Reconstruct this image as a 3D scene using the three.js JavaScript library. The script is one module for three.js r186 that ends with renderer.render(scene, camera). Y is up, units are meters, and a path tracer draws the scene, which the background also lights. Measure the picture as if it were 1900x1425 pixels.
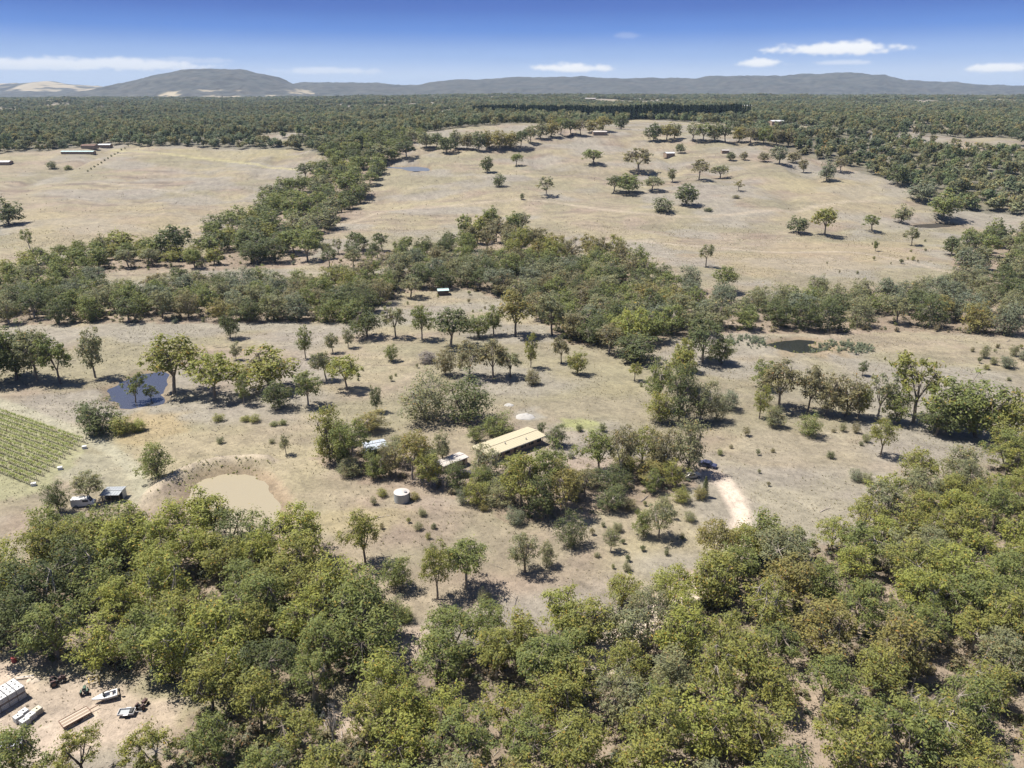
import * as THREE from 'three';
import { mergeGeometries } from 'three/addons/utils/BufferGeometryUtils.js';

// ---------------------------------------------------------------- camera, sky, sun, exposure
const DEG = Math.PI / 180, EYE = 88, PITCH = 21 * DEG, FOCAL = 1398;          // drone height in metres; focal length for a 1900 x 1425 frame
const scene = new THREE.Scene();
const camera = new THREE.PerspectiveCamera(2 * Math.atan(712.5 / FOCAL) / DEG, 4 / 3, 1, 40000);
camera.position.set(0, EYE, 0);
camera.lookAt(0, EYE - Math.sin(PITCH), -Math.cos(PITCH));
const renderer = new THREE.WebGLRenderer({ antialias: true });
renderer.toneMapping = THREE.LinearToneMapping;
const EXPOSURE = 2.05;
renderer.toneMappingExposure = EXPOSURE;
renderer.shadowMap.enabled = true;
const sun = new THREE.DirectionalLight(new THREE.Color(1, 0.95, 0.87), 4.6);
sun.position.set(-470, 960, -110);
sun.castShadow = true;
Object.assign(sun.shadow.camera, { left: -900, right: 900, top: 900, bottom: -900, near: 1, far: 4000 });
sun.target.position.set(0, 0, -350);
sun.position.add(sun.target.position);
scene.add(sun, sun.target);
scene.fog = new THREE.FogExp2(new THREE.Color(0.56, 0.75, 1.0), 4.3e-5);

// ---------------------------------------------------------------- numbers, noise
function rngOf(seed) { let a = seed >>> 0; return () => { a = (a + 0x6D2B79F5) | 0; let t = Math.imul(a ^ (a >>> 15), 1 | a); t = (t + Math.imul(t ^ (t >>> 7), 61 | t)) ^ t; return ((t ^ (t >>> 14)) >>> 0) / 4294967296; }; }
const lerp = (a, b, t) => a + (b - a) * t, clamp = (x, a = 0, b = 1) => Math.min(b, Math.max(a, x));
const sstep = (a, b, x) => { const t = clamp((x - a) / (b - a)); return t * t * (3 - 2 * t); };
function hash(ix, iy, s = 0) { let h = Math.imul(ix, 374761393) + Math.imul(iy, 668265263) + Math.imul(s, 974634777) | 0; h = Math.imul(h ^ (h >>> 13), 1274126177); return ((h ^ (h >>> 16)) >>> 0) / 4294967296; }
function noise(x, y, s = 0, period = 0) {                                   // value noise 0..1
  const ix = Math.floor(x), iy = Math.floor(y), fx = x - ix, fy = y - iy, u = fx * fx * (3 - 2 * fx), v = fy * fy * (3 - 2 * fy);
  const w = period ? (i) => ((i % period) + period) % period : (i) => i;
  const a = hash(w(ix), w(iy), s), b = hash(w(ix + 1), w(iy), s), c = hash(w(ix), w(iy + 1), s), d = hash(w(ix + 1), w(iy + 1), s);
  return lerp(lerp(a, b, u), lerp(c, d, u), v);
}
function fbm(x, y, o = 4, s = 0) { let t = 0, a = 0.5, n = 0; for (let i = 0; i < o; i++) { t += a * noise(x, y, s + i); n += a; a *= 0.5; x = x * 2.03 + 17.1; y = y * 2.03 + 9.7; } return t / n; }

// ---------------------------------------------------------------- sky: clear blue with a few low lens clouds
{
  const W = 4096, H = 2048, data = new Float32Array(W * H * 4);
  const lin = (r, g, b) => [r, g, b].map((c) => { c /= 255; return (c <= 0.04045 ? c / 12.92 : ((c + 0.055) / 1.055) ** 2.4) / EXPOSURE; });
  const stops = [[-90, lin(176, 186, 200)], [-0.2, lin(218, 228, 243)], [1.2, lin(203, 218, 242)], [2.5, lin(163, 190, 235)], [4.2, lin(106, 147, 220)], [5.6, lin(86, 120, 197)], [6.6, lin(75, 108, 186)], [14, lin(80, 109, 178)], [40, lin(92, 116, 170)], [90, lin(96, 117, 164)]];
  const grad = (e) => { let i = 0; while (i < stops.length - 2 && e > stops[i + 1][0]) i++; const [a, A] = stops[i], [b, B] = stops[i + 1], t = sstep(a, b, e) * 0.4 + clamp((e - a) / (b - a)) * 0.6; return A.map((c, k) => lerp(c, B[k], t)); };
  const rnd = rngOf(5), clouds = [];
  const dirOf = (px, py) => { const u = (px - 950) / FOCAL, v = (712.5 - py) / FOCAL, D = Math.cos(PITCH) + v * Math.sin(PITCH), y = v * Math.cos(PITCH) - Math.sin(PITCH); return [Math.atan2(u, D) / DEG, Math.atan2(y, Math.hypot(u, D)) / DEG]; };
  // azimuth and elevation (degrees), half width, half height, density, softness
  for (const [x, y, w, h, d] of [[1545, 93, 104, 12, 1], [1408, 118, 48, 9, 0.95], [1060, 127, 82, 9, 1], [1868, 126, 60, 8, 1], [170, 119, 185, 11, 0.75], [60, 124, 130, 7, 0.6], [600, 132, 100, 7, 0.45], [1570, 117, 55, 4, 0.45], [1163, 66, 24, 6, 0.16], [330, 112, 90, 6, 0.25]]) { const [az, el] = dirOf(x, y); clouds.push([az, el, w / 24.4, h / 24.4, d]); }
  for (let k = 0; k < 34; k++) { const az = 50 + rnd() * 260; clouds.push([az > 180 ? az - 360 : az, 1.6 + rnd() * 2.8, 1.2 + rnd() * 4, 0.25 + rnd() * 0.3, 0.4 + rnd() * 0.6]); }
  for (let r = 0; r < H; r++) {
    const el = ((r + 0.5) / H - 0.5) * 180, base = grad(el);
    for (let c = 0; c < W; c++) {
      const lon = ((c + 0.5) / W - 0.5) * 360;                            // atan2(z, x)
      let az = lon + 90; if (az > 180) az -= 360;                         // 0 ahead (-z), positive to the right (+x)
      let dens = 0, lit = 1;
      if (el > 0 && el < 7) for (const [ca, ce, cw, ch, cd] of clouds) {
        let dx = az - ca; if (dx > 180) dx -= 360; if (dx < -180) dx += 360;
        if (Math.abs(dx) > cw * 1.3 || Math.abs(el - ce) > ch * 1.8) continue;
        const n = fbm(az * 0.9 + ca, el * 3.2, 4, 3) - 0.5, m = fbm(az * 3.1 + ca, el * 9, 3, 9) - 0.5;
        const up = el - ce > 0 ? 1.0 : 1.35;
        const q = 1 - Math.hypot(dx / cw, ((el - ce) / ch) * up) + n * 0.85 + m * 0.5;
        const d = cd * sstep(-0.02, 0.42, q);
        if (d > dens) { dens = d; lit = 0.93 + 0.07 * clamp((el - ce) / ch + 0.6); }
      }
      const i = (r * W + c) * 4, vein = 1 + (fbm(az * 0.25, el * 1.1, 3, 21) - 0.5) * 0.05 * clamp(el / 2);
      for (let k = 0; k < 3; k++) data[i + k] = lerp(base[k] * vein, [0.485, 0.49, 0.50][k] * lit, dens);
      data[i + 3] = 1;
    }
  }
  const t = new THREE.DataTexture(data, W, H, THREE.RGBAFormat, THREE.FloatType);
  t.mapping = THREE.EquirectangularReflectionMapping; t.magFilter = t.minFilter = THREE.LinearFilter; t.needsUpdate = true;
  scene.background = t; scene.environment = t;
}

// ---------------------------------------------------------------- terrain
const proj = (x, y, z) => { const dy = y - EYE, D = -z, fw = D * Math.cos(PITCH) - dy * Math.sin(PITCH), up = dy * Math.cos(PITCH) + D * Math.sin(PITCH); return [950 + FOCAL * x / fw, 712.5 - FOCAL * up / fw, fw]; };
function baseHeight(x, z) {
  const D = -z, a = clamp(x / Math.max(D, 200), -1, 1);
  const crest = lerp(38, 53, sstep(-0.38, 0.0, a)) - 5 * sstep(0.3, 0.6, a);
  let h = crest * sstep(430, 1010, D) + 24 * sstep(1050, 4200, D);
  h += (fbm(x / 160 + 3, z / 160 + 8, 3, 40) - 0.5) * (5 + 5 * sstep(400, 900, D) + 16 * sstep(1300, 3000, D));
  h += (fbm(x / 22, z / 22, 3, 50) - 0.5) * 0.9;
  { const k = sstep(430, 560, D) * (1 - sstep(900, 1100, D)); if (k > 0) { const r = 1 - Math.abs(2 * fbm(x / 95 + 2, z / 150 + 5, 3, 58) - 1) * 2.2; h += k * ((fbm(x / 120, z / 90, 2, 63) - 0.5) * 9 - 2.6 * sstep(0.55, 1, r)); } }
  h -= 2.2 * Math.exp(-(((D - 345 + 12 * Math.sin(x / 70)) / 26) ** 2));                  // creek line
  h -= 9 * sstep(4500, 7000, D);
  return h;
}
function hit(px, py, height) {                                                             // where the line of sight through a photo position meets the land
  const u = (px - 950) / FOCAL, v = (712.5 - py) / FOCAL, dx = u, dy = v * Math.cos(PITCH) - Math.sin(PITCH), dz = -(Math.cos(PITCH) + v * Math.sin(PITCH));
  let t0 = 30, t1 = 30;
  while (t1 < 20000) { t1 = t0 + Math.max(1.5, t0 * 0.006); if (EYE + dy * t1 < height(dx * t1, dz * t1)) break; t0 = t1; }
  for (let i = 0; i < 22; i++) { const m = (t0 + t1) / 2; if (EYE + dy * m < height(dx * m, dz * m)) t1 = m; else t0 = m; }
  return [dx * t1, dz * t1];
}
const wpoly = (list) => list.map(([x, y]) => hit(x, y, baseHeight));
function inside(poly, x, z) { let c = false; for (let i = 0, j = poly.length - 1; i < poly.length; j = i++) { const [xi, zi] = poly[i], [xj, zj] = poly[j]; if ((zi > z) !== (zj > z) && x < ((xj - xi) * (z - zi)) / (zj - zi) + xi) c = !c; } return c; }
function edgeDistance(poly, x, z, closed = true) { let d = 1e9; for (let i = closed ? 0 : 1; i < poly.length; i++) { const [ax, az] = poly[(i + poly.length - 1) % poly.length], [bx, bz] = poly[i], ex = bx - ax, ez = bz - az, t = clamp(((x - ax) * ex + (z - az) * ez) / (ex * ex + ez * ez)); d = Math.min(d, Math.hypot(x - ax - ex * t, z - az - ez * t)); } return d; }
function smoothRing(poly, n = 10) { const c = new THREE.CatmullRomCurve3(poly.map(([x, z]) => new THREE.Vector3(x, 0, z)), true, 'centripetal'); return c.getPoints(poly.length * n).slice(0, -1).map((p) => [p.x, p.z]); }
function smoothLine(poly, n = 8) { const c = new THREE.CatmullRomCurve3(poly.map(([x, z]) => new THREE.Vector3(x, 0, z)), false, 'centripetal'); return c.getPoints((poly.length - 1) * n).map((p) => [p.x, p.z]); }
const boxOf = (poly, m) => [Math.min(...poly.map((p) => p[0])) - m, Math.max(...poly.map((p) => p[0])) + m, Math.min(...poly.map((p) => p[1])) - m, Math.max(...poly.map((p) => p[1])) + m];
function pondOf(name, ring, drop, bank, reach) {
  const poly = smoothRing(wpoly(ring)).map(([x, z]) => [x + (fbm(x / 3.2, z / 3.2, 3, 15) - 0.5) * 3.4, z + (fbm(x / 3.2 + 40, z / 3.2, 3, 16) - 0.5) * 3.4]), ys = poly.map(([x, z]) => baseHeight(x, z)).sort((a, b) => a - b);
  return { name, poly, level: ys[Math.floor(ys.length * 0.4)] - drop, bank, reach, box: boxOf(poly, reach + 2) };
}
const ponds = [
  pondOf('pond', [[200, 722], [228, 706], [262, 694], [300, 688], [312, 702], [300, 722], [303, 744], [262, 749], [226, 752], [208, 740]], 0.7, 0.35, 8),
  pondOf('dam', [[344, 918], [362, 892], [400, 878], [450, 875], [486, 886], [510, 915], [521, 955], [500, 990], [430, 1000], [365, 980], [346, 950]], 0.9, 0.4, 9),
  pondOf('far_pond', [[710, 303], [745, 307], [768, 302], [792, 306], [794, 318], [768, 322], [740, 313], [712, 309]], 0.5, 0.2, 8),
  pondOf('paddock_hollow', [[1690, 415], [1720, 410], [1765, 411], [1782, 416], [1760, 422], [1710, 422]], 0.6, 0.3, 8),
  pondOf('creek_pool', [[1422, 636], [1462, 629], [1522, 631], [1504, 639], [1540, 647], [1484, 652], [1450, 645]], 0.6, 0.3, 8),
];
const damBank = smoothLine(wpoly([[268, 935], [300, 905], [345, 880], [395, 864], [450, 858], [510, 857]]));
const damSide = smoothLine(wpoly([[492, 880], [515, 905], [530, 945], [535, 985]]));
function height(x, z) {
  let h = baseHeight(x, z);
  for (const p of ponds) {
    if (x < p.box[0] || x > p.box[1] || z < p.box[2] || z > p.box[3]) continue;
    const e = edgeDistance(p.poly, x, z), sd = inside(p.poly, x, z) ? -e : e;
    h = lerp(p.level + clamp(sd * p.bank, -1.2, 3), h, sstep(0, p.reach, sd));
  }
  if (x > -160 && x < -60 && z > -260 && z < -150) { h += 1.5 * Math.exp(-((edgeDistance(damBank, x, z, false) / 2.6) ** 2)); h += 0.7 * Math.exp(-((edgeDistance(damSide, x, z, false) / 1.8) ** 2)); }
  return h;
}
const at = (px, py) => { const [x, z] = hit(px, py, height); return new THREE.Vector3(x, height(x, z), z); };
const plane = (px, py, y) => { const u = (px - 950) / FOCAL, v = (712.5 - py) / FOCAL, dy = v * Math.cos(PITCH) - Math.sin(PITCH), t = (y - EYE) / dy; return new THREE.Vector3(u * t, y, -(Math.cos(PITCH) + v * Math.sin(PITCH)) * t); };

// ---------------------------------------------------------------- names and tags
const taken = new Map();
function numbered(name) { const n = taken.get(name) || 0; taken.set(name, n + 1); return n ? `${name}_${String(n).padStart(3, '0')}` : name; }
function tag(o, label, category, group) { o.userData.label = label; o.userData.category = category; if (group) o.userData.group = group; return o; }
function put(o, kind) { o.traverse((m) => { if (m.isMesh) { m.castShadow = m.receiveShadow = true; } }); if (kind) o.userData.kind = kind; scene.add(o); return o; }
function structure(name, geometry, material) { const m = new THREE.Mesh(geometry, material); m.name = numbered(name); return put(m, 'structure'); }
function part(name, geometry, material, parent) { const m = new THREE.Mesh(geometry, material); m.name = name; parent.add(m); return m; }
function thing(name, label, category, [x, y, z], turn = 0, group) { const g = new THREE.Group(); g.name = numbered(name); g.position.set(x, y, z); g.rotation.y = turn; tag(g, label, category, group); scene.add(g); return g; }
const shadowAll = () => scene.traverse((m) => { if (m.isMesh) m.castShadow = m.receiveShadow = true; });
const mat = (r, g, b, rough = 0.85, more = {}) => new THREE.MeshStandardMaterial({ color: new THREE.Color().setRGB(r, g, b), roughness: rough, ...more });

// ---------------------------------------------------------------- ground cover
const track = { drive: smoothLine(wpoly([[1318, 878], [1338, 892], [1356, 912], [1369, 938], [1377, 968], [1372, 1010], [1340, 1050], [1288, 1092], [1225, 1130], [1160, 1175], [1120, 1230]])),
  vine: smoothLine(wpoly([[-160, 690], [0, 748], [80, 776], [165, 812], [225, 850], [262, 895], [258, 930]])),
  bank: damBank, side: damSide,
  house: smoothLine(wpoly([[1322, 880], [1290, 868], [1200, 862], [1110, 858], [1030, 862], [960, 868], [880, 880], [820, 895]])),
  contour: smoothLine(wpoly([[620, 420], [720, 392], [860, 380], [1000, 372], [1150, 392], [1300, 402], [1450, 390], [1620, 372]])), lower: smoothLine(wpoly([[1000, 470], [1130, 448], [1280, 456], [1440, 468], [1600, 470], [1760, 505]])), left: smoothLine(wpoly([[210, 278], [330, 288], [430, 300], [520, 312], [590, 318]])), cross: smoothLine(wpoly([[0, 345], [140, 338], [280, 350], [400, 372]])),
  yard: smoothLine(wpoly([[-80, 1270], [60, 1300], [160, 1310], [240, 1340], [300, 1390]])),
  forest: smoothLine(wpoly([[700, 1425], [640, 1330], [690, 1270], [755, 1215], [770, 1180]])) };
const tracks = [[track.drive, 2.5, [0.76, 0.635, 0.515], 1], [track.vine, 2.0, [0.46, 0.43, 0.31], 0.85], [track.bank, 1.5, [0.55, 0.46, 0.34], 0.9], [track.side, 1.3, [0.52, 0.40, 0.27], 0.9], [track.house, 3.6, [0.42, 0.33, 0.26], 0.75], [track.forest, 2.2, [0.52, 0.41, 0.32], 0.85], [track.contour, 3, [0.50, 0.42, 0.31], 0.6], [track.lower, 2.6, [0.50, 0.42, 0.32], 0.6], [track.left, 4, [0.50, 0.45, 0.24], 0.75], [track.cross, 3, [0.46, 0.40, 0.31], 0.55]].map(([l, w, c, s]) => ({ l, w, c, s, b: boxOf(l, w + 4) }));
const zones = [
  [[[-300, 1200], [30, 1225], [100, 1245], [250, 1262], [330, 1300], [320, 1360], [220, 1420], [60, 1425], [-300, 1420]], [0.58, 0.465, 0.365], 0.9, 3],       // yard dirt
  [[[-250, 760], [0, 757], [60, 775], [165, 815], [160, 845], [90, 910], [-250, 1000]], [0.37, 0.36, 0.20], 0.9, 1.5],                                       // vineyard floor
  [[[160, 830], [230, 855], [285, 890], [270, 930], [130, 900], [100, 885]], [0.37, 0.345, 0.245], 0.8, 2.5],                                                  // grey-green grass by the vines
  [[[205, 775], [290, 755], [370, 770], [350, 800], [270, 850], [190, 830]], [0.43, 0.325, 0.165], 0.6, 5],                                                    // rusty yellow grass
  [[[560, 940], [760, 930], [800, 960], [720, 1010], [620, 1020], [540, 985]], [0.40, 0.33, 0.185], 0.65, 5],
  [[[1028, 776], [1085, 776], [1132, 788], [1105, 802], [1045, 798]], [0.37, 0.38, 0.15], 0.85, 2],                                                             // watered green grass
  [[[1085, 715], [1190, 700], [1215, 725], [1150, 745], [1090, 735]], [0.38, 0.33, 0.19], 0.5, 4],
  [[[940, 760], [1000, 750], [1020, 775], [965, 785]], [0.37, 0.345, 0.29], 0.8, 2.5],                                                                         // gravel by the long roof
  [[[1300, 900], [1600, 870], [1640, 900], [1540, 990], [1400, 960]], [0.365, 0.325, 0.225], 0.5, 5],
  [[[1370, 780], [1640, 800], [1600, 880], [1380, 870], [1330, 830]], [0.37, 0.325, 0.24], 0.5, 6],
  [[[1420, 625], [1560, 628], [1640, 640], [1580, 665], [1440, 665]], [0.36, 0.27, 0.15], 0.65, 4],
  [[[300, 288], [420, 300], [560, 292], [560, 280], [300, 275]], [0.42, 0.36, 0.19], 0.6, 12],
  [[[0, 395], [200, 380], [430, 390], [380, 440], [200, 465], [0, 460]], [0.42, 0.34, 0.20], 0.4, 12],
  [[[1500, 440], [1700, 440], [1720, 500], [1400, 520], [1250, 480]], [0.42, 0.33, 0.20], 0.45, 12],
  [[[1420, 320], [1640, 335], [1700, 400], [1500, 395]], [0.43, 0.365, 0.21], 0.4, 12],
].map(([p, c, s, n]) => { const poly = wpoly(p); return { poly, c, s, n, b: boxOf(poly, n * 2) }; });
// forest floor and woodland polygons (photo positions of the tree feet, then turned into places on the land)
const regions = {
  lowerRight: [[725, 1340], [705, 1250], [775, 1235], [900, 1195], [1010, 1165], [1090, 1140], [1190, 1122], [1255, 1135], [1292, 1065], [1335, 1036], [1430, 1022], [1500, 1018], [1570, 1010], [1615, 985], [1655, 940], [1690, 905], [1790, 895], [1870, 860], [2060, 840], [2500, 900], [2500, 1900], [640, 1900], [690, 1430]],
  lowerLeft: [[-420, 1080], [0, 1062], [110, 1020], [230, 1005], [330, 1025], [400, 1005], [480, 1035], [560, 1045], [600, 1095], [655, 1130], [700, 1205], [690, 1255], [600, 1285], [480, 1290], [350, 1285], [290, 1250], [90, 1232], [30, 1212], [-420, 1200]],
  bottom: [[-300, 1440], [60, 1432], [210, 1440], [310, 1405], [345, 1330], [440, 1305], [600, 1300], [690, 1350], [640, 1900], [-400, 1900]],
  creekLeft: [[-600, 570], [0, 548], [120, 535], [250, 545], [420, 535], [560, 535], [640, 525], [665, 598], [500, 598], [300, 600], [0, 602], [-600, 612]],
  leftLine: [[-300, 540], [0, 512], [90, 485], [200, 466], [330, 478], [420, 486], [380, 498], [225, 502], [110, 524], [0, 548], [-300, 560]],
  creekMiddle: [[640, 525], [720, 505], [850, 490], [1000, 500], [1180, 505], [1240, 540], [1262, 620], [1210, 640], [1060, 640], [1010, 600], [960, 560], [860, 535], [740, 545], [665, 598]],
  creekRight: [[1262, 545], [1330, 535], [1420, 570], [1500, 550], [1650, 562], [1760, 525], [1900, 505], [2500, 480], [2500, 650], [1900, 625], [1700, 615], [1540, 620], [1400, 618], [1262, 628]],
  belt: [[380, 502], [570, 492], [600, 445], [640, 402], [686, 345], [735, 295], [790, 258], [632, 264], [585, 312], [535, 345], [455, 402], [388, 446]],
  clump: [[845, 485], [862, 440], [900, 425], [988, 430], [1000, 470], [1090, 480], [1190, 495], [1180, 512], [850, 500]],
  middleRow: [[600, 478], [640, 462], [830, 465], [835, 492], [640, 500], [590, 500]],
  rightClump: [[1762, 475], [1800, 450], [1900, 440], [2300, 420], [2300, 500], [1900, 515], [1780, 520]],
  house: [[585, 850], [640, 820], [720, 850], [860, 880], [1050, 920], [1180, 860], [1300, 870], [1290, 900], [1090, 960], [950, 965], [880, 930], [800, 905], [650, 890]],
};
const woods = {}; for (const k in regions) { const poly = wpoly(regions[k]); woods[k] = { poly, b: boxOf(poly, 6) }; }
const paddocks = [
  [[-900, 330], [-100, 290], [0, 285], [110, 278], [210, 270], [300, 272], [560, 280], [610, 300], [480, 400], [420, 450], [300, 500], [0, 560], [-900, 640]],
  [[690, 300], [760, 262], [830, 240], [960, 228], [1180, 222], [1290, 228], [1400, 262], [1490, 290], [1550, 305], [1650, 335], [1730, 385], [1900, 400], [2600, 430], [2600, 600], [1700, 560], [1230, 520], [1000, 480], [600, 480], [600, 380]],
].map((p) => { const poly = wpoly(p); return { poly, b: boxOf(poly, 10) }; });
const clearings = [[1670, 236, 62, 40], [1790, 258, 95, 22], [1480, 236, 60, 45], [1340, 232, 90, 50], [75, 205, 130, 75], [1100, 186, 120, 90], [1400, 197, 70, 45], [720, 225, 70, 30], [900, 183, 160, 90], [500, 172, 300, 130], [170, 176, 500, 160], [1690, 226, 40, 30], [800, 252, 60, 40], [30, 210, 130, 60], [620, 190, 110, 80], [820, 193, 80, 60], [1180, 193, 110, 70], [1560, 206, 70, 45], [1830, 216, 90, 45], [430, 206, 60, 40], [1250, 187, 180, 110], [1700, 190, 180, 110], [250, 189, 220, 120]].map(([x, y, rx, rz]) => { const [cx, cz] = hit(x, y, baseHeight); return [cx, cz, rx, rz]; });
const hitBox = (b, x, z) => x > b[0] && x < b[1] && z > b[2] && z < b[3];
const inZone = (w, x, z) => hitBox(w.b, x, z) && inside(w.poly, x, z);
function farWood(x, z) {                                                    // distant woodland cover 0..1
  const D = -z; if (D < 470) return 0;
  for (const p of paddocks) if (inZone(p, x, z)) return 0;
  if (D < 780 && x > -520 && x < 190) return 0;
  for (const [cx, cz, rx, rz] of clearings) if (Math.hypot((x - cx) / rx, (z - cz) / rz) < 0.75 + 0.5 * noise(x / 30, z / 30, 71)) return 0;
  return fbm(x / 140, z / 140, 3, 77) > lerp(0.30, 0.41, sstep(1200, 2200, D)) ? 1 : 0.15;
}
function cover(x, z) {
  const D = -z, far = sstep(430, 700, D);
  const n1 = fbm(x / 60, z / 60, 4, 1), n2 = fbm(x / 9, z / 9, 3, 11), n3 = fbm(x / 26 + 5, z / 14, 3, 23), n4 = noise(x / 1.7, z / 1.7, 31);
  const streak = fbm(x / 34 + z / 90, z / 4.5, 3, 61), bare = sstep(0.5, 0.72, fbm(x / 17, z / 13, 4, 91));
  let c = [lerp(0.365, 0.40, n1), lerp(0.30, 0.342, n1), lerp(0.22, 0.215, n1)];
  const mixTo = (t, k) => { c[0] = lerp(c[0], t[0], k); c[1] = lerp(c[1], t[1], k); c[2] = lerp(c[2], t[2], k); };
  mixTo([0.325, 0.245, 0.19], sstep(0.45, 0.75, n3) * 0.7);
  mixTo([0.30, 0.275, 0.18], sstep(0.5, 0.8, n2) * 0.5);
  mixTo([0.40, 0.315, 0.245], bare * 0.55);
  mixTo([0.235, 0.19, 0.145], sstep(0.55, 0.72, streak) * lerp(0.45, 0.9, far));
  { const r = 1 - Math.abs(2 * fbm(x / 95 + 2, z / 150 + 5, 3, 58) - 1) * 2.2; mixTo([0.27, 0.205, 0.155], far * 0.7 * sstep(0.72, 1, r) * (0.4 + 0.9 * n3)); }
  mixTo([0.42, 0.365, 0.22], sstep(0.52, 0.7, fbm(x / 48 + 31, z / 30, 3, 73)) * 0.55);
  mixTo([0.285, 0.26, 0.165], sstep(0.5, 0.66, fbm(x / 70 + 3, z / 34 + 9, 4, 83)) * 0.6);
  mixTo([0.345, 0.312, 0.262], sstep(0.46, 0.64, fbm(x / 38 + 11, z / 26 + 4, 3, 79)) * 0.7);
  for (const w of zones) {
    if (!hitBox(w.b, x, z)) continue;
    const wx = x + (noise(x / w.n, z / w.n, 5) - 0.5) * w.n * 1.6, wz = z + (noise(x / w.n, z / w.n, 6) - 0.5) * w.n * 1.6;
    if (!inside(w.poly, wx, wz)) continue;
    mixTo(w.c, w.s * sstep(0, w.n, edgeDistance(w.poly, wx, wz)) * (0.65 + 0.5 * n2));
  }
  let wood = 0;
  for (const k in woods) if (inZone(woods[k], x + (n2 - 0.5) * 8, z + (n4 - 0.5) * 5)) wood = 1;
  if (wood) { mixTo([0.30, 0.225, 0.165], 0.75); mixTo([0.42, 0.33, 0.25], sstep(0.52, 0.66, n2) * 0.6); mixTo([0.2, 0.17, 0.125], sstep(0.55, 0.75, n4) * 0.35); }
  for (const t of tracks) {
    if (!hitBox(t.b, x, z)) continue;
    const d = edgeDistance(t.l, x, z, false) + (n2 - 0.5) * 2.2 + (n4 - 0.5) * 0.8;
    mixTo(t.c, t.s * (1 - sstep(t.w * 0.55, t.w + 0.9, d)));
  }
  for (const p of ponds) { if (!hitBox(p.box, x, z)) continue; const e = edgeDistance(p.poly, x, z); if (e < 3 || inside(p.poly, x, z)) mixTo([0.30, 0.225, 0.145], (1 - sstep(1, 3, e)) * 0.7); }
  if (D > 470) {
    const fw = farWood(x, z);
    if (fw > 0.5) mixTo([0.115, 0.113, 0.075], 0.55 + 0.45 * sstep(3500, 5500, D));
    if (D > 4500 && fw > 0.5) { const q = fbm(x / 260, z / 260, 4, 33); mixTo([0.34, 0.29, 0.19], sstep(0.6, 0.68, q) * (x < -800 ? 0.9 : 0.35)); }
  }
  const n5 = fbm(x / 3.4 + 7, z / 2.6, 3, 37), g = (0.71 + 0.17 * (n4 - 0.5) + (n5 - 0.5) * 0.26 + (n2 - 0.5) * 0.2) * (1 - 0.22 * sstep(0.6, 0.75, n5) * (1 - wood));
  return [c[0] * g, c[1] * g, c[2] * g];
}
// fine ground texture: grit, straw, twigs
function grainTexture() {
  const N = 1024, data = new Uint8Array(N * N * 4), rnd = rngOf(81), buf = new Float32Array(N * N);
  for (let j = 0; j < N; j++) for (let i = 0; i < N; i++) {
    const a = noise(i / 4, j / 4, 1, 256), b = noise(i / 16, j / 16, 2, 64), c = noise(i / 64, j / 64, 3, 16), d = hash(i, j, 4);
    buf[j * N + i] = 0.82 + (a - 0.5) * 0.26 + (b - 0.5) * 0.26 + (c - 0.5) * 0.12 + (d - 0.5) * 0.2;
  }
  for (let k = 0; k < 9000; k++) {
    let x = rnd() * N, y = rnd() * N; const ang = rnd() * 6.28, len = 2 + rnd() * 12 * rnd(), v = rnd() < 0.72 ? -(0.12 + rnd() * 0.25) : 0.1 + rnd() * 0.14, w = rnd() < 0.4 ? 2 : 1;
    for (let s = 0; s < len; s++) { x += Math.cos(ang); y += Math.sin(ang); for (let o = 0; o < w; o++) { const i = (((Math.round(y) + o) & (N - 1)) * N) + (Math.round(x) & (N - 1)); buf[i] += v; } }
  }
  for (let i = 0; i < N * N; i++) { const v = clamp(buf[i], 0.3, 1) * 255; data[i * 4] = v; data[i * 4 + 1] = v; data[i * 4 + 2] = v * 0.985; data[i * 4 + 3] = 255; }
  const t = new THREE.DataTexture(data, N, N); t.wrapS = t.wrapT = THREE.RepeatWrapping; t.magFilter = THREE.LinearFilter; t.minFilter = THREE.LinearMipmapLinearFilter; t.generateMipmaps = true; t.needsUpdate = true;
  return t;
}
const grain = grainTexture();
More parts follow.
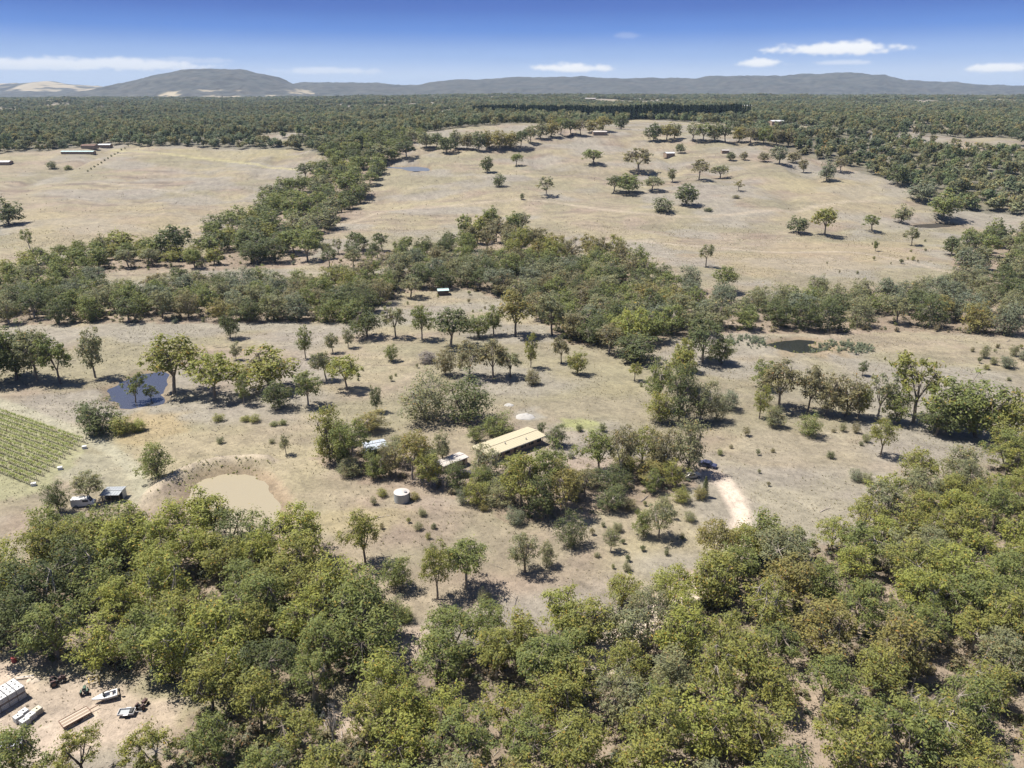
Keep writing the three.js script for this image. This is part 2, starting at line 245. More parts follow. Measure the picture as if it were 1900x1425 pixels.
{
  const axis = (from, to, fine, grow) => { const v = [from]; let s = fine; while (v[v.length - 1] < to) { v.push(v[v.length - 1] + s); s *= grow; } return v; };
  const right = axis(300, 10500, 1.7, 1.045), xs = [...right.slice(1).map((v) => -v).reverse(), ...axis(-300, 299, 1.5, 1), ...right];
  const zs = [...axis(-40, 260, 6, 1.1).reverse(), ...axis(42, 470, 1.35, 1).map((v) => -v), ...axis(471.5, 17000, 1.45, 1.0165).map((v) => -v)];
  const nx = xs.length, nz = zs.length, pos = new Float32Array(nx * nz * 3), col = new Float32Array(nx * nz * 3), uv = new Float32Array(nx * nz * 2), idx = new Uint32Array((nx - 1) * (nz - 1) * 6);
  let k = 0;
  for (let j = 0; j < nz; j++) for (let i = 0; i < nx; i++) {
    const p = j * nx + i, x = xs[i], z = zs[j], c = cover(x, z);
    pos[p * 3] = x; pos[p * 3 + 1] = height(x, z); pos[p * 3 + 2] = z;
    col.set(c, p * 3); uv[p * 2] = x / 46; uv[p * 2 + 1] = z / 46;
    if (i < nx - 1 && j < nz - 1) { idx.set([p, p + 1, p + nx, p + 1, p + nx + 1, p + nx], k); k += 6; }
  }
  const g = new THREE.BufferGeometry();
  g.setAttribute('position', new THREE.BufferAttribute(pos, 3)); g.setAttribute('color', new THREE.BufferAttribute(col, 3)); g.setAttribute('uv', new THREE.BufferAttribute(uv, 2)); g.setIndex(new THREE.BufferAttribute(idx, 1));
  g.computeVertexNormals();
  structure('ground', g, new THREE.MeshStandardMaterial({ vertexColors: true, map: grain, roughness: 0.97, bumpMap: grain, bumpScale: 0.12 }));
  console.log('ground', nx, nz, nx * nz * 2);
}
// water
{
  const ripple = (() => { const N = 256, d = new Uint8Array(N * N * 4); for (let j = 0; j < N; j++) for (let i = 0; i < N; i++) { const v = 255 * (0.6 * noise(i / 8, j / 16, 1, 16) + 0.4 * noise(i / 4, j / 8, 2, 32)); d.set([v, v, v, 255], (j * N + i) * 4); } const t = new THREE.DataTexture(d, N, N); t.wrapS = t.wrapT = THREE.RepeatWrapping; t.magFilter = THREE.LinearFilter; t.needsUpdate = true; return t; })();
  const clear = new THREE.MeshStandardMaterial({ color: new THREE.Color().setRGB(0.055, 0.06, 0.078), roughness: 0.1, bumpMap: ripple, bumpScale: 0.015 });
  const muddy = new THREE.MeshStandardMaterial({ color: new THREE.Color().setRGB(0.285, 0.245, 0.165), roughness: 0.3, bumpMap: ripple, bumpScale: 0.01 });
  const dark = new THREE.MeshStandardMaterial({ color: new THREE.Color().setRGB(0.022, 0.024, 0.022), roughness: 0.12, bumpMap: ripple, bumpScale: 0.015 });
  const farBlue = mat(0.075, 0.09, 0.12, 0.75), darkMatte = new THREE.MeshPhysicalMaterial({ color: new THREE.Color().setRGB(0.05, 0.045, 0.038), roughness: 1, specularIntensity: 0 });  // the paddock hollow gets an even dark matte surface without gloss
  ponds.forEach((p, k) => {
    const cx = p.poly.reduce((s, q) => s + q[0], 0) / p.poly.length, cz = p.poly.reduce((s, q) => s + q[1], 0) / p.poly.length;
    const shape = new THREE.Shape(p.poly.map(([x, z]) => { const dx = x - cx, dz = z - cz, l = Math.hypot(dx, dz); return new THREE.Vector2(x + (dx / l) * 1.2, -(z + (dz / l) * 1.2)); }));
    const g = new THREE.ShapeGeometry(shape, 1); g.rotateX(-Math.PI / 2); g.translate(0, p.level, 0);
    const a = g.attributes.uv; for (let i = 0; i < a.count; i++) a.setXY(i, a.getX(i) / 6, a.getY(i) / 6);
    const m = structure('water', g, [clear, muddy, farBlue, darkMatte, dark][k]);
    m.userData.label = ['blue pond beside the trees above the vineyard', 'shallow muddy brown farm dam with a curved bank', 'small blue pond in the far paddock', 'dark hollow in the right-hand paddock', 'dark creek pool below the tree belt'][k];
  });
}
console.log('terrain done');
// ---------------------------------------------------------------- far hills
function hillMesh(name, label, x0, x1, z0, z1, step, top, bare) {
  const nx = Math.round((x1 - x0) / step) + 1, nz = Math.round((z1 - z0) / step) + 1, pos = new Float32Array(nx * nz * 3), col = new Float32Array(nx * nz * 3), idx = [];
  for (let j = 0; j < nz; j++) for (let i = 0; i < nx; i++) {
    const x = x0 + i * step, z = z0 + j * step, p = j * nx + i, h = top(x, z);
    const tree = fbm(x / 17, z / 17, 2, 7), gully = fbm(x / 210, z / 320, 4, 14), open = bare ? bare(x, z, h) : 0;
    pos.set([x, baseHeight(x, z) - 6 + h + (open > 0.5 ? 0 : tree * 9) + (gully - 0.5) * 0.16 * h, z], p * 3);
    const n = fbm(x / 90, z / 60, 4, 19), q = 0.45 + 1.2 * noise(x / 30, z / 30, 8);
    const c = [lerp(0.038, 0.062, n) * q, lerp(0.043, 0.055, n) * q, lerp(0.035, 0.042, n) * q];
    if (open > 0) { c[0] = lerp(c[0], 0.36, open); c[1] = lerp(c[1], 0.30, open); c[2] = lerp(c[2], 0.20, open); }
    col.set(c, p * 3);
    if (i < nx - 1 && j < nz - 1) idx.push(p, p + nx, p + 1, p + 1, p + nx, p + nx + 1);
  }
  const g = new THREE.BufferGeometry(); g.setAttribute('position', new THREE.BufferAttribute(pos, 3)); g.setAttribute('color', new THREE.BufferAttribute(col, 3)); g.setIndex(idx); g.computeVertexNormals();
  const m = structure(name, g, new THREE.MeshStandardMaterial({ vertexColors: true, roughness: 1 })); m.userData.label = label;
}
const profile = (list, D) => { const pts = list.map(([px, py]) => { const u = (px - 950) / FOCAL, v = (712.5 - py) / FOCAL, d = Math.cos(PITCH) + v * Math.sin(PITCH); return [u * D / d, EYE + (v * Math.cos(PITCH) - Math.sin(PITCH)) * D / d]; }); return (x) => { if (x <= pts[0][0]) return pts[0][1]; for (let i = 1; i < pts.length; i++) if (x < pts[i][0]) { const t = (x - pts[i - 1][0]) / (pts[i][0] - pts[i - 1][0]); return lerp(pts[i - 1][1], pts[i][1], t * t * (3 - 2 * t) * 0.6 + t * 0.4); } return pts[pts.length - 1][1]; }; };
{
  const ridge = profile([[-900, 168], [500, 166], [560, 152], [640, 150], [700, 153], [770, 157], [800, 151], [870, 146], [960, 145], [1040, 143], [1130, 146], [1250, 146], [1360, 140], [1440, 141], [1510, 137], [1570, 134], [1625, 138], [1665, 150], [1740, 150], [1800, 154], [1900, 158], [2300, 160], [3000, 168]], 7600);
  hillMesh('hill', 'long low wooded ridge along the horizon', -6500, 8200, -9300, -5900, 34, (x, z) => { const t = Math.abs(z + 7600) / 1600, k = t < 1 ? (Math.cos(t * Math.PI) + 1) / 2 : 0; return Math.max(-14, (ridge(x) - 63) * k - 8 + 22 * k * (fbm(x / 600, z / 500, 3, 3) - 0.5)); });
  const mount = profile([[150, 172], [205, 158], [260, 143], [310, 130], [350, 123.5], [400, 122.5], [455, 124], [500, 135], [545, 152], [600, 166], [680, 176]], 6900);
  hillMesh('mountain', 'flat-topped dark wooded mountain on the horizon', -4600, -1200, -8200, -5600, 22, (x, z) => { const t = Math.abs(z + 6900) / 1200, k = t < 1 ? (Math.cos(t * Math.PI) + 1) / 2 : 0; return Math.max(-14, (mount(x) - 72) * Math.pow(k, 0.8) - 8); }, (x, z, h) => (h < 70 && h > -6 && x > -2600 ? sstep(0.56, 0.64, fbm(x / 120, z / 120, 3, 44)) * 0.9 : 0));
  const low = profile([[-900, 160], [-300, 152], [-60, 150], [40, 151], [80, 147], [130, 153], [200, 158], [260, 166], [340, 174]], 8400);
  hillMesh('hill', 'pale bare hills on the horizon beside the mountain', -8200, -3300, -9300, -7500, 34, (x, z) => { const t = Math.abs(z + 8400) / 900, k = t < 1 ? (Math.cos(t * Math.PI) + 1) / 2 : 0; return Math.max(-14, (low(x) - 62) * k - 8); }, (x, z) => sstep(0.47, 0.55, fbm(x / 240, z / 150, 3, 54)) * 0.85);
}
// ---------------------------------------------------------------- leaf and branch geometry
class Leaves {
  constructor() { this.p = []; this.c = []; this.i = []; }
  quad(cx, cy, cz, nx, ny, nz, len, wid, spin, tint, rnd) {
    // two axes across the normal
    let ax = ny, ay = -nx, az = 0; if (Math.abs(nz) > 0.9) { ax = 1; ay = 0; } let l = Math.hypot(ax, ay, az) || 1; ax /= l; ay /= l; az /= l;
    let bx = ny * az - nz * ay, by = nz * ax - nx * az, bz = nx * ay - ny * ax;
    const cs = Math.cos(spin), sn = Math.sin(spin), ux = ax * cs + bx * sn, uy = ay * cs + by * sn, uz = az * cs + bz * sn, vx = bx * cs - ax * sn, vy = by * cs - ay * sn, vz = bz * cs - az * sn;
    const n = this.p.length / 3, L = len / 2, Wd = wid / 2, k = 0.25 * (rnd() - 0.5);
    for (const [s, t] of [[-1, 0.1 + k], [-0.1, -1], [1, k], [0.15, 1]]) this.p.push(cx + ux * L * s + vx * Wd * t, cy + uy * L * s + vy * Wd * t, cz + uz * L * s + vz * Wd * t);
    for (let q = 0; q < 4; q++) this.c.push(tint[0], tint[1], tint[2]);
    this.i.push(n, n + 1, n + 2, n, n + 2, n + 3);
  }
  clump(cx, cy, cz, rx, ry, n, leaf, rnd, open = 0.35, up = 0.5) {
    const hue = rnd();
    for (let k = 0; k < n; k++) {
      const u = rnd() * 2 - 1, a = rnd() * 6.2832, s = Math.sqrt(1 - u * u);
      let x = s * Math.cos(a), y = u, z = s * Math.sin(a);
      if (y < -0.35 && rnd() < 0.6) y = -y * 0.8;
      const r = rnd() < 0.16 ? 1 + 0.75 * rnd() : Math.pow(rnd(), open), bump = 0.8 + 0.4 * noise(x * 2.3 + cx * 3, z * 2.3 + y * 2 + cz * 3, 3);
      let nx = x + (rnd() - 0.5) * 1.5, ny = y + up + (rnd() - 0.5) * 1.5, nz = z + (rnd() - 0.5) * 1.5; const l = Math.hypot(nx, ny, nz) || 1;
      const v = 0.72 + 0.56 * rnd(), w = hue * 0.5 + rnd() * 0.5, dry = rnd() < 0.035;
      const tint = dry ? [1.5 * v, 1.0 * v, 0.8 * v] : [v * (0.86 + 0.26 * w), v * (0.95 + 0.1 * w), v * (1.12 - 0.35 * w)];
      this.quad(cx + x * r * rx * bump, cy + y * r * ry * bump, cz + z * r * rx * bump, nx / l, ny / l, nz / l, leaf * (0.7 + 0.7 * rnd()), leaf * (0.3 + 0.24 * rnd()), rnd() * 6.28, tint, rnd);
    }
  }
  build() { const g = new THREE.BufferGeometry(); g.setAttribute('position', new THREE.Float32BufferAttribute(this.p, 3)); g.setAttribute('color', new THREE.Float32BufferAttribute(this.c, 3)); g.setIndex(this.p.length / 3 > 65535 ? new THREE.Uint32BufferAttribute(this.i, 1) : new THREE.Uint16BufferAttribute(this.i, 1)); return g; }
}
function limb(points, r0, r1, sides, out) {                                  // tapered tube
  const n = points.length, base = out.p.length / 3;
  for (let k = 0; k < n; k++) {
    const a = points[Math.max(0, k - 1)], b = points[Math.min(n - 1, k + 1)], d = new THREE.Vector3().subVectors(b, a).normalize(), s = new THREE.Vector3(0, 0, 1); if (Math.abs(d.z) > 0.8) s.set(1, 0, 0);
    const e = new THREE.Vector3().crossVectors(d, s).normalize(), f = new THREE.Vector3().crossVectors(d, e), r = lerp(r0, r1, k / (n - 1));
    for (let q = 0; q < sides; q++) { const t = (q / sides) * 6.2832, v = points[k].clone().addScaledVector(e, Math.cos(t) * r).addScaledVector(f, Math.sin(t) * r); out.p.push(v.x, v.y, v.z); }
    if (k) for (let q = 0; q < sides; q++) { const i0 = base + (k - 1) * sides + q, i1 = base + (k - 1) * sides + ((q + 1) % sides); out.i.push(i0, i1, i0 + sides, i1, i1 + sides, i0 + sides); }
  }
}
const tubeGeometry = (o) => { const g = new THREE.BufferGeometry(); g.setAttribute('position', new THREE.Float32BufferAttribute(o.p, 3)); g.setIndex(o.i); g.computeVertexNormals(); return g; };
const bend = (a, b, sag, rnd, n = 4) => { const out = []; for (let k = 0; k <= n; k++) { const t = k / n, v = a.clone().lerp(b, t); v.y += sag * Math.sin(t * Math.PI); v.x += (rnd() - 0.5) * 0.12 * (k && k < n ? 1 : 0); v.z += (rnd() - 0.5) * 0.12 * (k && k < n ? 1 : 0); out.push(v); } return out; };
// A tree 10 m tall and 8 m across (scaled when placed). style: spread, tall, round, sparse, bush, dead
function treeShape(style, seed, leaf, perClump) {
  const rnd = rngOf(seed), wood = { p: [], i: [] }, lv = new Leaves(), V = (x, y, z) => new THREE.Vector3(x, y, z);
  const S = { spread: { fork: 0.26, low: 0.3, n: 60, r: 0.9, flat: 0.74, top: 9.4, wide: 3.6 }, tall: { fork: 0.28, low: 0.2, n: 56, r: 0.88, flat: 0.85, top: 9.4, wide: 3.3 }, round: { fork: 0.16, low: 0.1, n: 70, r: 1.0, flat: 0.85, top: 9.2, wide: 3.4 }, sparse: { fork: 0.3, low: 0.3, n: 44, r: 0.78, flat: 0.72, top: 9.5, wide: 3.7 }, bush: { fork: 0.05, low: 0.02, n: 64, r: 1.2, flat: 1.0, top: 8.9, wide: 3.25 }, dead: { fork: 0.3, low: 0.4, n: 20, r: 0, flat: 1, top: 9.6, wide: 2.8 } }[style];
  const lean = V((rnd() - 0.5) * 1.4, 0, (rnd() - 0.5) * 1.4), fork = V(lean.x * 0.5, S.fork * 10, lean.z * 0.5);
  limb(bend(V(0, -0.5, 0), fork, 0, rnd, 4), 0.27, 0.2, 7, wood);
  const mains = [], nm = 3 + Math.floor(rnd() * 3), a0 = rnd() * 6.28;
  for (let m = 0; m < nm; m++) {
    const a = a0 + (m / nm) * 6.28 + (rnd() - 0.5) * 0.8, out = S.wide * (0.3 + 0.3 * rnd()), y = lerp(S.fork * 10, S.top, 0.45 + 0.3 * rnd());
    const e = V(fork.x + Math.cos(a) * out, y, fork.z + Math.sin(a) * out); mains.push(e);
    limb(bend(fork, e, -0.25, rnd, 4), 0.15, 0.075, 5, wood);
  }
  const tops = [], cy = lerp(S.low * 10, S.top, 0.42), ry0 = S.top - cy, ry1 = cy - S.low * 10;
  for (let k = 0, tries = 0; k < S.n && tries < 4000; tries++) {
    const u = rnd() * 2 - 1, a = rnd() * 6.28, s = Math.sqrt(1 - u * u), r = Math.pow(rnd(), 0.36), lob = 0.56 + 0.8 * noise(Math.cos(a) * 1.6 + 4, Math.sin(a) * 1.6 + 4 + u, seed % 97);
    const c = V(lean.x + Math.cos(a) * s * r * S.wide * lob, cy + u * r * (u > 0 ? ry0 : ry1) * (u > 0 ? lob : 1), lean.z + Math.sin(a) * s * r * S.wide * lob);
    if (u < -0.3 && (style === 'spread' || style === 'sparse') && s * r < 0.55) continue;
    if (tops.some((t) => t.distanceTo(c) < S.r * (tries < 2000 ? 0.86 : 0.5))) continue;
    tops.push(c); k++;
  }
  for (const c of tops) {
    let best = mains[0]; for (const m of mains) if (m.distanceTo(c) < best.distanceTo(c)) best = m;
    const from = c.y < fork.y + 1 ? fork : best;
    limb(bend(from, c, -0.12, rnd, 3), 0.055, 0.02, 4, wood);
    if (S.r) { const r = S.r * (0.5 + 0.85 * rnd()), n = Math.round(perClump * r * r / (S.r * S.r)); lv.clump(c.x, c.y, c.z, r, r * S.flat, n, leaf, rnd, 0.45); }
    else for (let q = 0; q < 4; q++) limb(bend(c, V(c.x + (rnd() - 0.5) * 1.6, c.y + rnd() * 1.3, c.z + (rnd() - 0.5) * 1.6), 0, rnd, 2), 0.022, 0.008, 3, wood);
  }
  return { wood: tubeGeometry(wood), crown: S.r ? lv.build() : null };
}
function pineShape(seed, leaf, n) {                                            // 10 m tall, 4 m across
  const rnd = rngOf(seed), wood = { p: [], i: [] }, lv = new Leaves();
  limb([new THREE.Vector3(0, -0.5, 0), new THREE.Vector3(0.05, 5, 0), new THREE.Vector3(0, 9.6, 0)], 0.2, 0.03, 6, wood);
  for (let k = 0; k < 16; k++) { const t = k / 15, y = lerp(1.2, 9.6, t), r = lerp(1.75, 0.22, Math.pow(t, 1.15)); for (let q = 0; q < 5; q++) { const a = q * 1.2566 + k * 0.7 + rnd() * 0.5; lv.clump(Math.cos(a) * r * 0.62, y, Math.sin(a) * r * 0.62, r * 0.5 + 0.12, 0.42, Math.round(n * (1.1 - t * 0.6)), leaf, rnd, 0.5, 0.4); } }
  return { wood: tubeGeometry(wood), crown: lv.build() };
}
const foliage = (r, g, b) => new THREE.MeshPhysicalMaterial({ color: new THREE.Color().setRGB(r, g, b), vertexColors: true, roughness: 0.9, transmission: 0.5, thickness: 0, specularIntensity: 0.4 });
const tints = { olive: [[0.262, 0.264, 0.070], 'yellow-olive'], green: [[0.200, 0.226, 0.068], 'mid green'], dark: [[0.130, 0.152, 0.056], 'dark green'], grey: [[0.246, 0.248, 0.128], 'grey-green'], rust: [[0.270, 0.240, 0.080], 'rusty olive'], brown: [[0.240, 0.216, 0.110], 'brownish'], blue: [[0.204, 0.224, 0.142], 'blue-grey'], lime: [[0.292, 0.306, 0.074], 'bright yellow-green'], mauve: [[0.25, 0.22, 0.21], 'greyish mauve'] };
const tintMat = {}; for (const k in tints) tintMat[k] = foliage(...tints[k][0]);
const bark = [mat(0.20, 0.165, 0.13), mat(0.30, 0.26, 0.215), mat(0.13, 0.105, 0.085)], greyWood = mat(0.33, 0.30, 0.27);
const LODS = [[0.40, 62], [0.54, 42], [0.84, 18]], shapeSets = {};
function shapesOf(style, lod) { const key = style + lod; return shapeSets[key] ||= Array.from({ length: style === 'bush' || style === 'round' ? 3 : style === 'dead' ? 2 : [5, 4, 3][lod] }, (_, k) => treeShape(style, 1000 + lod * 131 + k * 17 + style.length * 7 + style.charCodeAt(0), LODS[lod][0], LODS[lod][1])); }
const protos = new Map(), placed = [];
function plant(kind, style, tint, pos, h, w, label, category, group, seed) {
  const rnd = rngOf(seed), dist = Math.hypot(pos.x, pos.z), lod = dist < 215 ? 0 : dist < 440 ? 1 : 2, set = style === 'pine' ? (shapeSets['pine' + lod] ||= [pineShape(5 + lod, LODS[lod][0] * 0.8, [46, 22, 9][lod])]) : shapesOf(style, lod), v = Math.floor(rnd() * set.length), key = `${style}${lod}${v}${tint}`;
  let p = protos.get(key);
  if (!p) { p = new THREE.Group(); part(style === 'bush' ? 'stem' : 'trunk', set[v].wood, style === 'dead' ? greyWood : bark[v % 3], p); if (set[v].crown) part(style === 'bush' ? 'foliage' : 'crown', set[v].crown, tintMat[tint], p); protos.set(key, p); }
  const o = p.clone(); o.name = numbered(kind); o.position.copy(pos); o.rotation.y = rnd() * 6.28; const a = style === 'pine' ? w / 4 : w / 8; o.scale.set(a * (0.94 + 0.12 * rnd()), h / 10, a * (0.94 + 0.12 * rnd()));
  tag(o, label, category, group); scene.add(o); placed.push([pos.x, pos.z, w / 2]); return o;
}
// ---------------------------------------------------------------- single trees: foot x, foot y, top y, crown width (photo positions), style, tint, label
const heightFor = (pos, top) => { let lo = 0.3, hi = 40; for (let i = 0; i < 30; i++) { const m = (lo + hi) / 2; if (proj(pos.x, pos.y + m, pos.z)[1] > top) lo = m; else hi = m; } return lo; };
const single = (kind, category, list) => list.forEach(([bx, by, top, w, style, tint, label, group], k) => { const pos = at(bx, by), fw = proj(pos.x, pos.y, pos.z)[2]; plant(kind, style, tint, pos, heightFor(pos, top) * 1.03, (w * fw / FOCAL) * 1.04, label, category, group, 77 + k * 13 + Math.round(bx)); });
single('paddock_tree', 'tree', [
  [17, 418, 374, 56, 'round', 'dark', 'dark bushy tree at the left edge of the far left paddock'], [57, 464, 424, 26, 'sparse', 'green', 'thin young tree below the dark bushy one at the left edge'],
  [218, 474, 428, 62, 'spread', 'olive', 'spreading olive tree at the lower edge of the left paddock'], [330, 478, 411, 66, 'spread', 'dark', 'tall dark tree where the left paddock meets the tree belt'], [300, 480, 440, 52, 'round', 'green', 'rounded green tree beside the tall dark one below the left paddock'],
  [904, 320, 290, 29, 'round', 'dark', 'small round dark tree in the upper middle of the far paddock'], [958, 307, 283, 25, 'spread', 'green', 'small spreading tree highest of the pair in mid paddock'], [927, 346, 320, 25, 'bush', 'dark', 'compact dark tree lowest of the three in mid paddock'],
  [1014, 364, 327, 35, 'sparse', 'grey', 'thin-crowned tree with its trunk showing in mid paddock'], [1103, 306, 275, 43, 'spread', 'green', 'flat-crowned tree standing alone near the paddock crest'], [1185, 322, 271, 60, 'sparse', 'brown', 'large loose brownish tree near the top of the paddock'],
  [1138, 358, 324, 36, 'spread', 'dark', 'small dark tree touching a bigger olive one in the paddock'], [1168, 358, 317, 48, 'round', 'green', 'rounded olive-green tree in the middle of the paddock group'], [1209, 355, 324, 40, 'spread', 'grey', 'grey-green tree last of the three in the paddock group'],
  [1228, 392, 363, 37, 'bush', 'dark', 'low dark round tree below the paddock group'], [1248, 338, 308, 21, 'tall', 'grey', 'slim upright tree above the dense dark paddock tree'], [1274, 381, 341, 46, 'round', 'dark', 'dense dark round tree on the paddock slope'],
  [1297, 334, 292, 40, 'sparse', 'brown', 'loose brownish tree of a pair on the paddock slope'], [1337, 331, 304, 34, 'spread', 'grey', 'umbrella-shaped tree of a pair on the paddock slope'], [1356, 298, 282, 19, 'round', 'dark', 'tiny dark tree of a pair near the upper fence'], [1380, 297, 281, 17, 'round', 'brown', 'tiny brownish tree of a pair near the upper fence'], [1370, 354, 334, 18, 'sparse', 'rust', 'tiny rusty tree alone on the slope'],
  [1418, 300, 280, 22, 'round', 'brown', 'small brown tree at the start of the upper tree edge'], [1446, 304, 265, 42, 'tall', 'blue', 'pale blue-grey tree at the upper paddock edge'], [1470, 302, 278, 28, 'round', 'brown', 'rounded brownish tree beside the pale blue-grey one'], [1491, 320, 291, 25, 'tall', 'brown', 'dark brownish upright tree at the paddock edge'],
  [1532, 337, 299, 32, 'round', 'blue', 'silvery blue tree standing out from the paddock edge'], [1560, 320, 288, 30, 'spread', 'brown', 'brownish tree just above the silvery blue one'], [1665, 344, 299, 40, 'round', 'dark', 'dense dark tree at the corner of the right-hand wood'], [1703, 372, 338, 52, 'round', 'blue', 'low blue-grey tree clump above the paddock hollow'], [1748, 404, 354, 68, 'round', 'green', 'broad dense tree overhanging the paddock hollow'],
  [1481, 433, 399, 39, 'round', 'dark', 'dark rounded tree leftmost of four in the lower right paddock'], [1531, 436, 381, 42, 'spread', 'olive', 'leaning olive tree with a bare trunk in the lower right paddock'], [1618, 430, 397, 33, 'sparse', 'green', 'thin-crowned tree third of four in the lower right paddock'], [1671, 413, 383, 38, 'round', 'grey', 'rounded grey-green tree beside the paddock hollow'], [1691, 456, 420, 26, 'sparse', 'grey', 'slight tree below the paddock hollow'],
  [1310, 495, 449, 34, 'sparse', 'grey', 'thin upright tree at the bottom of the right paddock'], [1624, 466, 444, 12, 'tall', 'green', 'sapling among the sparse young trees below the hollow'], [651, 364, 318, 48, 'spread', 'green', 'tree with a long shadow beside the wooded belt'], [712, 302, 268, 44, 'spread', 'grey', 'grey-green tree overlooking the small far pond'], [755, 294, 258, 44, 'spread', 'dark', 'darker tree at the head of the small far pond'],
  [1212, 262, 228, 34, 'round', 'dark', 'dark tree first of the row right of the crest gap'], [1262, 284, 264, 20, 'round', 'dark', 'small dark tree beside the white paddock shed'],
]);
single('creek_tree', 'tree', [
  [426, 629, 571, 40, 'round', 'dark', 'dense dark tree alone in front of the left creek belt'], [567, 666, 604, 32, 'tall', 'green', 'upright green tree left of the thin pair near the creek'], [618, 655, 614, 28, 'tall', 'grey', 'slim grey-green tree in the pair below the creek'], [646, 645, 607, 26, 'tall', 'grey', 'second slim grey-green tree in the pair below the creek'],
  [682, 628, 564, 64, 'round', 'dark', 'broad dark tree at the left of the knoll row'], [735, 628, 562, 48, 'sparse', 'grey', 'thin tree with a pale trunk on the knoll row'], [783, 630, 566, 50, 'spread', 'green', 'green tree in the middle of the knoll row'], [836, 645, 569, 76, 'spread', 'dark', 'wide dark tree in the knoll row with branching limbs'], [890, 628, 580, 54, 'round', 'green', 'rounded tree towards the right of the knoll row'], [916, 622, 566, 42, 'tall', 'green', 'tall green tree ending the knoll row'],
  [956, 624, 539, 70, 'spread', 'rust', 'tall rusty olive tree rising above the knoll row'], [762, 552, 510, 46, 'spread', 'grey', 'dark-trunked tree at the top of the bare knoll'], [985, 682, 614, 30, 'tall', 'olive', 'narrow upright tree right of the brownish thicket'], [1042, 674, 624, 36, 'spread', 'brown', 'brownish tree above the lollipop tree'], [1072, 696, 649, 38, 'round', 'olive', 'lollipop-shaped olive tree with a round shadow'],
  [1177, 706, 671, 28, 'sparse', 'olive', 'small slanting tree at the edge of the bare ground'], [990, 714, 684, 32, 'bush', 'brown', 'low round brownish tree at the end of the thicket'], [725, 670, 638, 28, 'round', 'green', 'small round tree beside the mauve bush'], [825, 696, 644, 44, 'round', 'brown', 'brownish tree at the left end of the thicket'], [872, 700, 636, 60, 'spread', 'brown', 'brownish spreading tree in the middle of the thicket'], [915, 702, 628, 66, 'spread', 'brown', 'tallest brownish tree of the thicket'], [948, 700, 648, 50, 'sparse', 'grey', 'greyish tree towards the right of the thicket'],
  [1165, 640, 569, 80, 'round', 'lime', 'bright yellow-green rounded tree in the central creek trees'], [1130, 655, 600, 60, 'spread', 'brown', 'brownish tree below the bright yellow-green one'], [1180, 668, 615, 84, 'round', 'dark', 'low dark tree at the right end of the central creek trees'], [1100, 632, 570, 64, 'round', 'dark', 'dark tree left of the bright yellow-green one'], [1025, 622, 545, 60, 'spread', 'grey', 'grey tree right of the tall rusty olive one'],
  [1303, 672, 590, 74, 'spread', 'dark', 'dark tall tree beside the creek pool'], [1268, 690, 622, 46, 'tall', 'olive', 'upright olive tree left of the dark creek-pool tree'], [1340, 676, 625, 50, 'round', 'green', 'rounded green tree between dark tree and creek pool'],
]);
